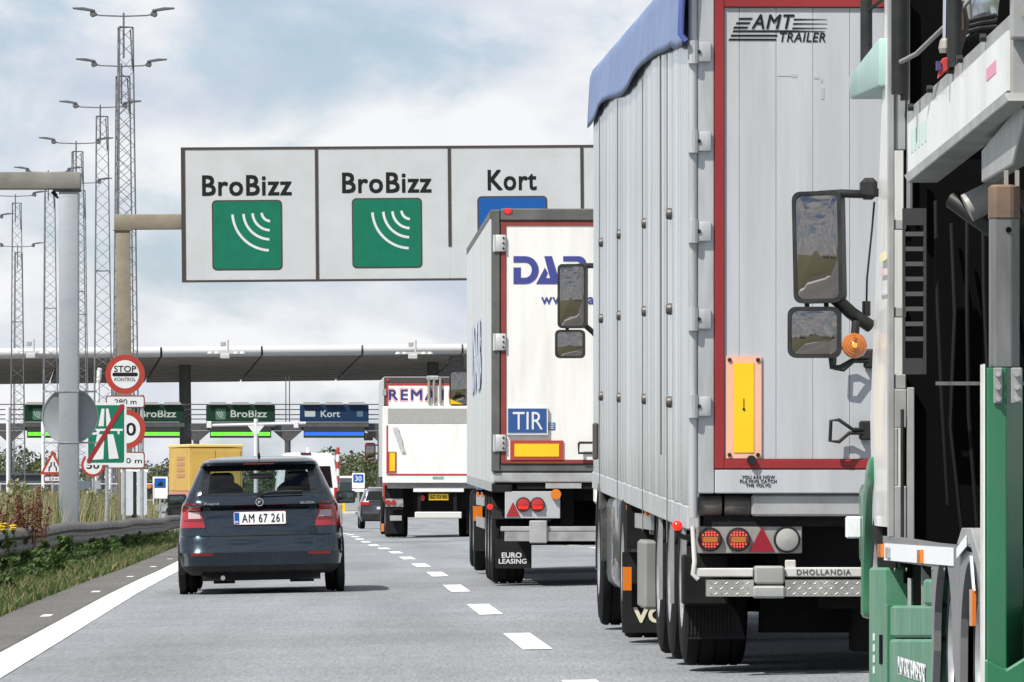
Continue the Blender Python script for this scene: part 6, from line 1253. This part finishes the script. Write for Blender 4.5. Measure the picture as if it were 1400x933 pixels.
    B().box(XC(1344.5),XC(1346.8),dc+.0,dc+.16,G+.02,ZC(498)).build('column_edge', CWH, t); mb = B(); mb.prism([(XC(1356),dc+.15),(XC(1356),dc+.06),(XC(1361),dc+.035),(XC(1384),dc+.035),(XC(1396),dc+.075),(XC(1396),dc+.15)], 'z', ZC(502.5), ZC(262)); mb.build('steel_column', STEEL, t, bevel=.004); mb = B(); mb.prism([(XC(1355),dc+.155),(XC(1355),dc+.055),(XC(1360.5),dc+.03),(XC(1385),dc+.03),(XC(1397),dc+.07),(XC(1397),dc+.155)], 'z', ZC(300), ZC(252)); mb.build('rusty_cap', RUSTM, t, bevel=.008)
    p0 = (XC(1380), dc+.033, ZC(314)); B().cyl(p0,(p0[0],p0[1]-.004,p0[2]),.011,12).build('column_hole', BK, t)
    for a, b, m in ((1358,1370,GST),(1382,1397,GST)):
        pl = B().box(XC(a),XC(b),dc-.014,dc-.002,ZC(552),ZC(503)).build('bolt_plate', m, t, bevel=.003); mb = B()
        for py in (512,530,546): mb.cyl(((XC(a)+XC(b))/2,dc-.014,ZC(py)),((XC(a)+XC(b))/2,dc-.030,ZC(py)),.010,6)
        mb.build('bolts', GALV, pl, kind='stuff')
    mb = B()
    for px_ in (1375, 1390): mb.box(XC(px_),XC(px_+5),dc+.05,dc+.09,ZC(254),ZC(232))
    mb.build('cap_lugs', GALVD, t, kind='stuff'); mb = B(); mb.prism([(XC(1346),ZC(900)),(XC(1360),ZC(908)),(XC(1375),ZC(915)),(XC(1402),ZC(898)),(XC(1402),G+.05),(XC(1346),G+.05)], 'y', dc-.03, dc-.004); mb.build('column_base', CGR, t, bevel=.008)
    # grey skirt with two wheel arches, reflective strip
    def skirt(name, d_a, d_b, ztop_a, ztop_b, zlow, arches, m, off=0, th=.03):
        pts = [(d_a, ztop_a), (d_b, ztop_b), (d_b, zlow)]
        for c_, zc, r0 in sorted(arches): pts += [(c_+r0*math.cos(R(a)), zc+r0*math.sin(R(a))) for a in range(180 if c_ > d_b else 180, -1, -12)]
        pts += [(d_a, zlow)]; mb = B(); n = len(pts); vs = [(lp(y, off), y, z) for y, z in pts]+[(lp(y, off+th), y, z) for y, z in pts]
        mb.add(vs, [tuple(range(n)), tuple(range(2*n-1,n-1,-1))]+[(i,n+i,n+(i+1)%n,(i+1)%n) for i in range(n)]); return mb.build(name, m, t)
    zc = G+.38; w1, w2 = 26.55, 25.45
    skirt('wheel_skirt', 27.05, dd(1312)+.01, -.25, -.25, G+.12, [(w1, zc, .40)], SK); skirt('wheel_skirt', dd(1312), 25.02, -.25, -.30, G+.12, [(w2, zc, .39)], SK)
    sideprism('skirt_rail', [side(1207,733),side(1207,766),side(1275,775),side(1275,744)], .0, .06, SK); sideprism('skirt_hump', [side(1311,745),side(1318,722),side(1331,722),side(1344,768),side(1344,800),side(1330,745)], -.01, .05, GST, .004)
    sideprism('reflective_strip', [side(1210,743),side(1210,766),side(1304,774),side(1304,749)], -.004, .0035, REF); sideprism('reflective_strip', [side(1313,750),side(1313,764),side(1326,748),side(1326,732)], -.016, .0035, REF); sideprism('reflective_strip', [side(1331,760),side(1334,760),side(1338,808),side(1335,810)], -.016, .0035, REF)
    for a in ((1205,1210,744,762),(1260,1264,752,770)): sideprism('orange_marker', [side(a[0],a[2]),side(a[0],a[3]),side(a[1],a[3]),side(a[1],a[2])], -.02, .015, LAMPO)
    sideprism('orange_marker', [side(1333,806),side(1333,856),side(1337,856),side(1337,806)], -.022, .015, LAMPO)
    for c_ in (w1, w2):
        x = lp(c_, .03)-loc.x; wheel(t, x, x+.24, c_-loc.y, .375, .23, -1, RIM, z=.38); wheel(t, x+2.0, x+2.24, c_-loc.y, .375, .23, 1, RIM, z=.38)
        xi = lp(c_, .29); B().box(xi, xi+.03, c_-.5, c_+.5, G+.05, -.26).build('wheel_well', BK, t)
    # green lockers between front wheel and twin axle
    def locker(name, a, b, top, bot, off, m, bevel=.012): return sideprism(name, [side(a,top),side(a,bot),side(b,bot),side(b,top)], off, .25, m, bevel)
    locker('locker', 1191, 1211, 776, 1000, -.01, CGP); locker('locker', 1217, 1274, 828, 872, .0, CGP); locker('locker', 1217, 1274, 874, 1010, -.004, CGP); locker('locker_end', 1262, 1274, 792, 827.5, .0, CGP); locker('locker_edge', 1211.3, 1216.7, 826, 1000, -.014, CGR, .004)
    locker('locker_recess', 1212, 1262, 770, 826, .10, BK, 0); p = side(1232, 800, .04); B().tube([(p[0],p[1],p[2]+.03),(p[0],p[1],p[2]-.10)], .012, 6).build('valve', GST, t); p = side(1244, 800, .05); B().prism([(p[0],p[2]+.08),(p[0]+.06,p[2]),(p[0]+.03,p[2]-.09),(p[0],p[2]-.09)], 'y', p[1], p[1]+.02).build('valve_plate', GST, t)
    sideprism('locker_handle', [side(1206,868),side(1206,908),side(1210,908),side(1210,868)], -.014, .003, BK)
    for k in range(4): sideprism('label_bar', [side(1197,866+15*k),side(1197,876+15*k),side(1199.5,876+15*k),side(1199.5,866+15*k)], -.013, .002, SIGNW)
    pa, pb = side(1230,0), side(1268,0); hgt = .085
    o = text(t, 'MOTORTRANSPORT', SIGNW, 0, 0, 0, h=.075, w=(pa[1]-pb[1]), bold=.02, face='left', align='l')
    me = o.data
    for v in me.vertices: y = pa[1]+v.co.y; v.co = Vector((lp(y,-.008)+v.co.x, y, -.80+v.co.z))-loc
    # hoses, cables and struts in the dark bay, fixings on the panels
    HZE = mat('hose_black', (.009,.009,.010), .6, spec=.15)
    for k in range(0, 7, 2):
        xx = 1.88+.035*k; zz = 1.25-.05*(k % 3); B().tube([(xx,28.9,zz),(xx+.01*math.sin(k),28.8,zz-.4),(xx+.02*math.cos(k*2),28.75,zz-.9),(xx+.05,28.8,zz-1.35-.05*k)], .009+.003*(k % 2), 6).build('bay_hose', HZE, t, smooth=60)
    fx = B()
    for px_ in (1224, 1240, 1275, 1292): p = side(px_, 779); fx.cyl((p[0]-.001,p[1],p[2]),(p[0]-.005,p[1],p[2]),.008,6)
    fx.build('fixings', GALVD, t, kind='stuff')
    # frame, floor, far side
    B().box(1.95,3.9,22.5,30.8,-.70,-.45).build('frame', BK, t); B().box(3.95,4.12,22.5,29.0,-.9,-.25).build('far_skirt', SK, t); B().box(3.95,4.1,dc,dc+.16,G+.05,1.4).build('green_column', CGR, t); B().box(3.9,4.02,24.06,28.16,1.33,1.7).build('deck_beam', CWH, t)
    B().tube([(1.95,28.7,-.30),(2.05,28.6,-.27),(2.15,28.5,-.28)], .02, 6).build('coupling', GALV, t)
build_carrier()
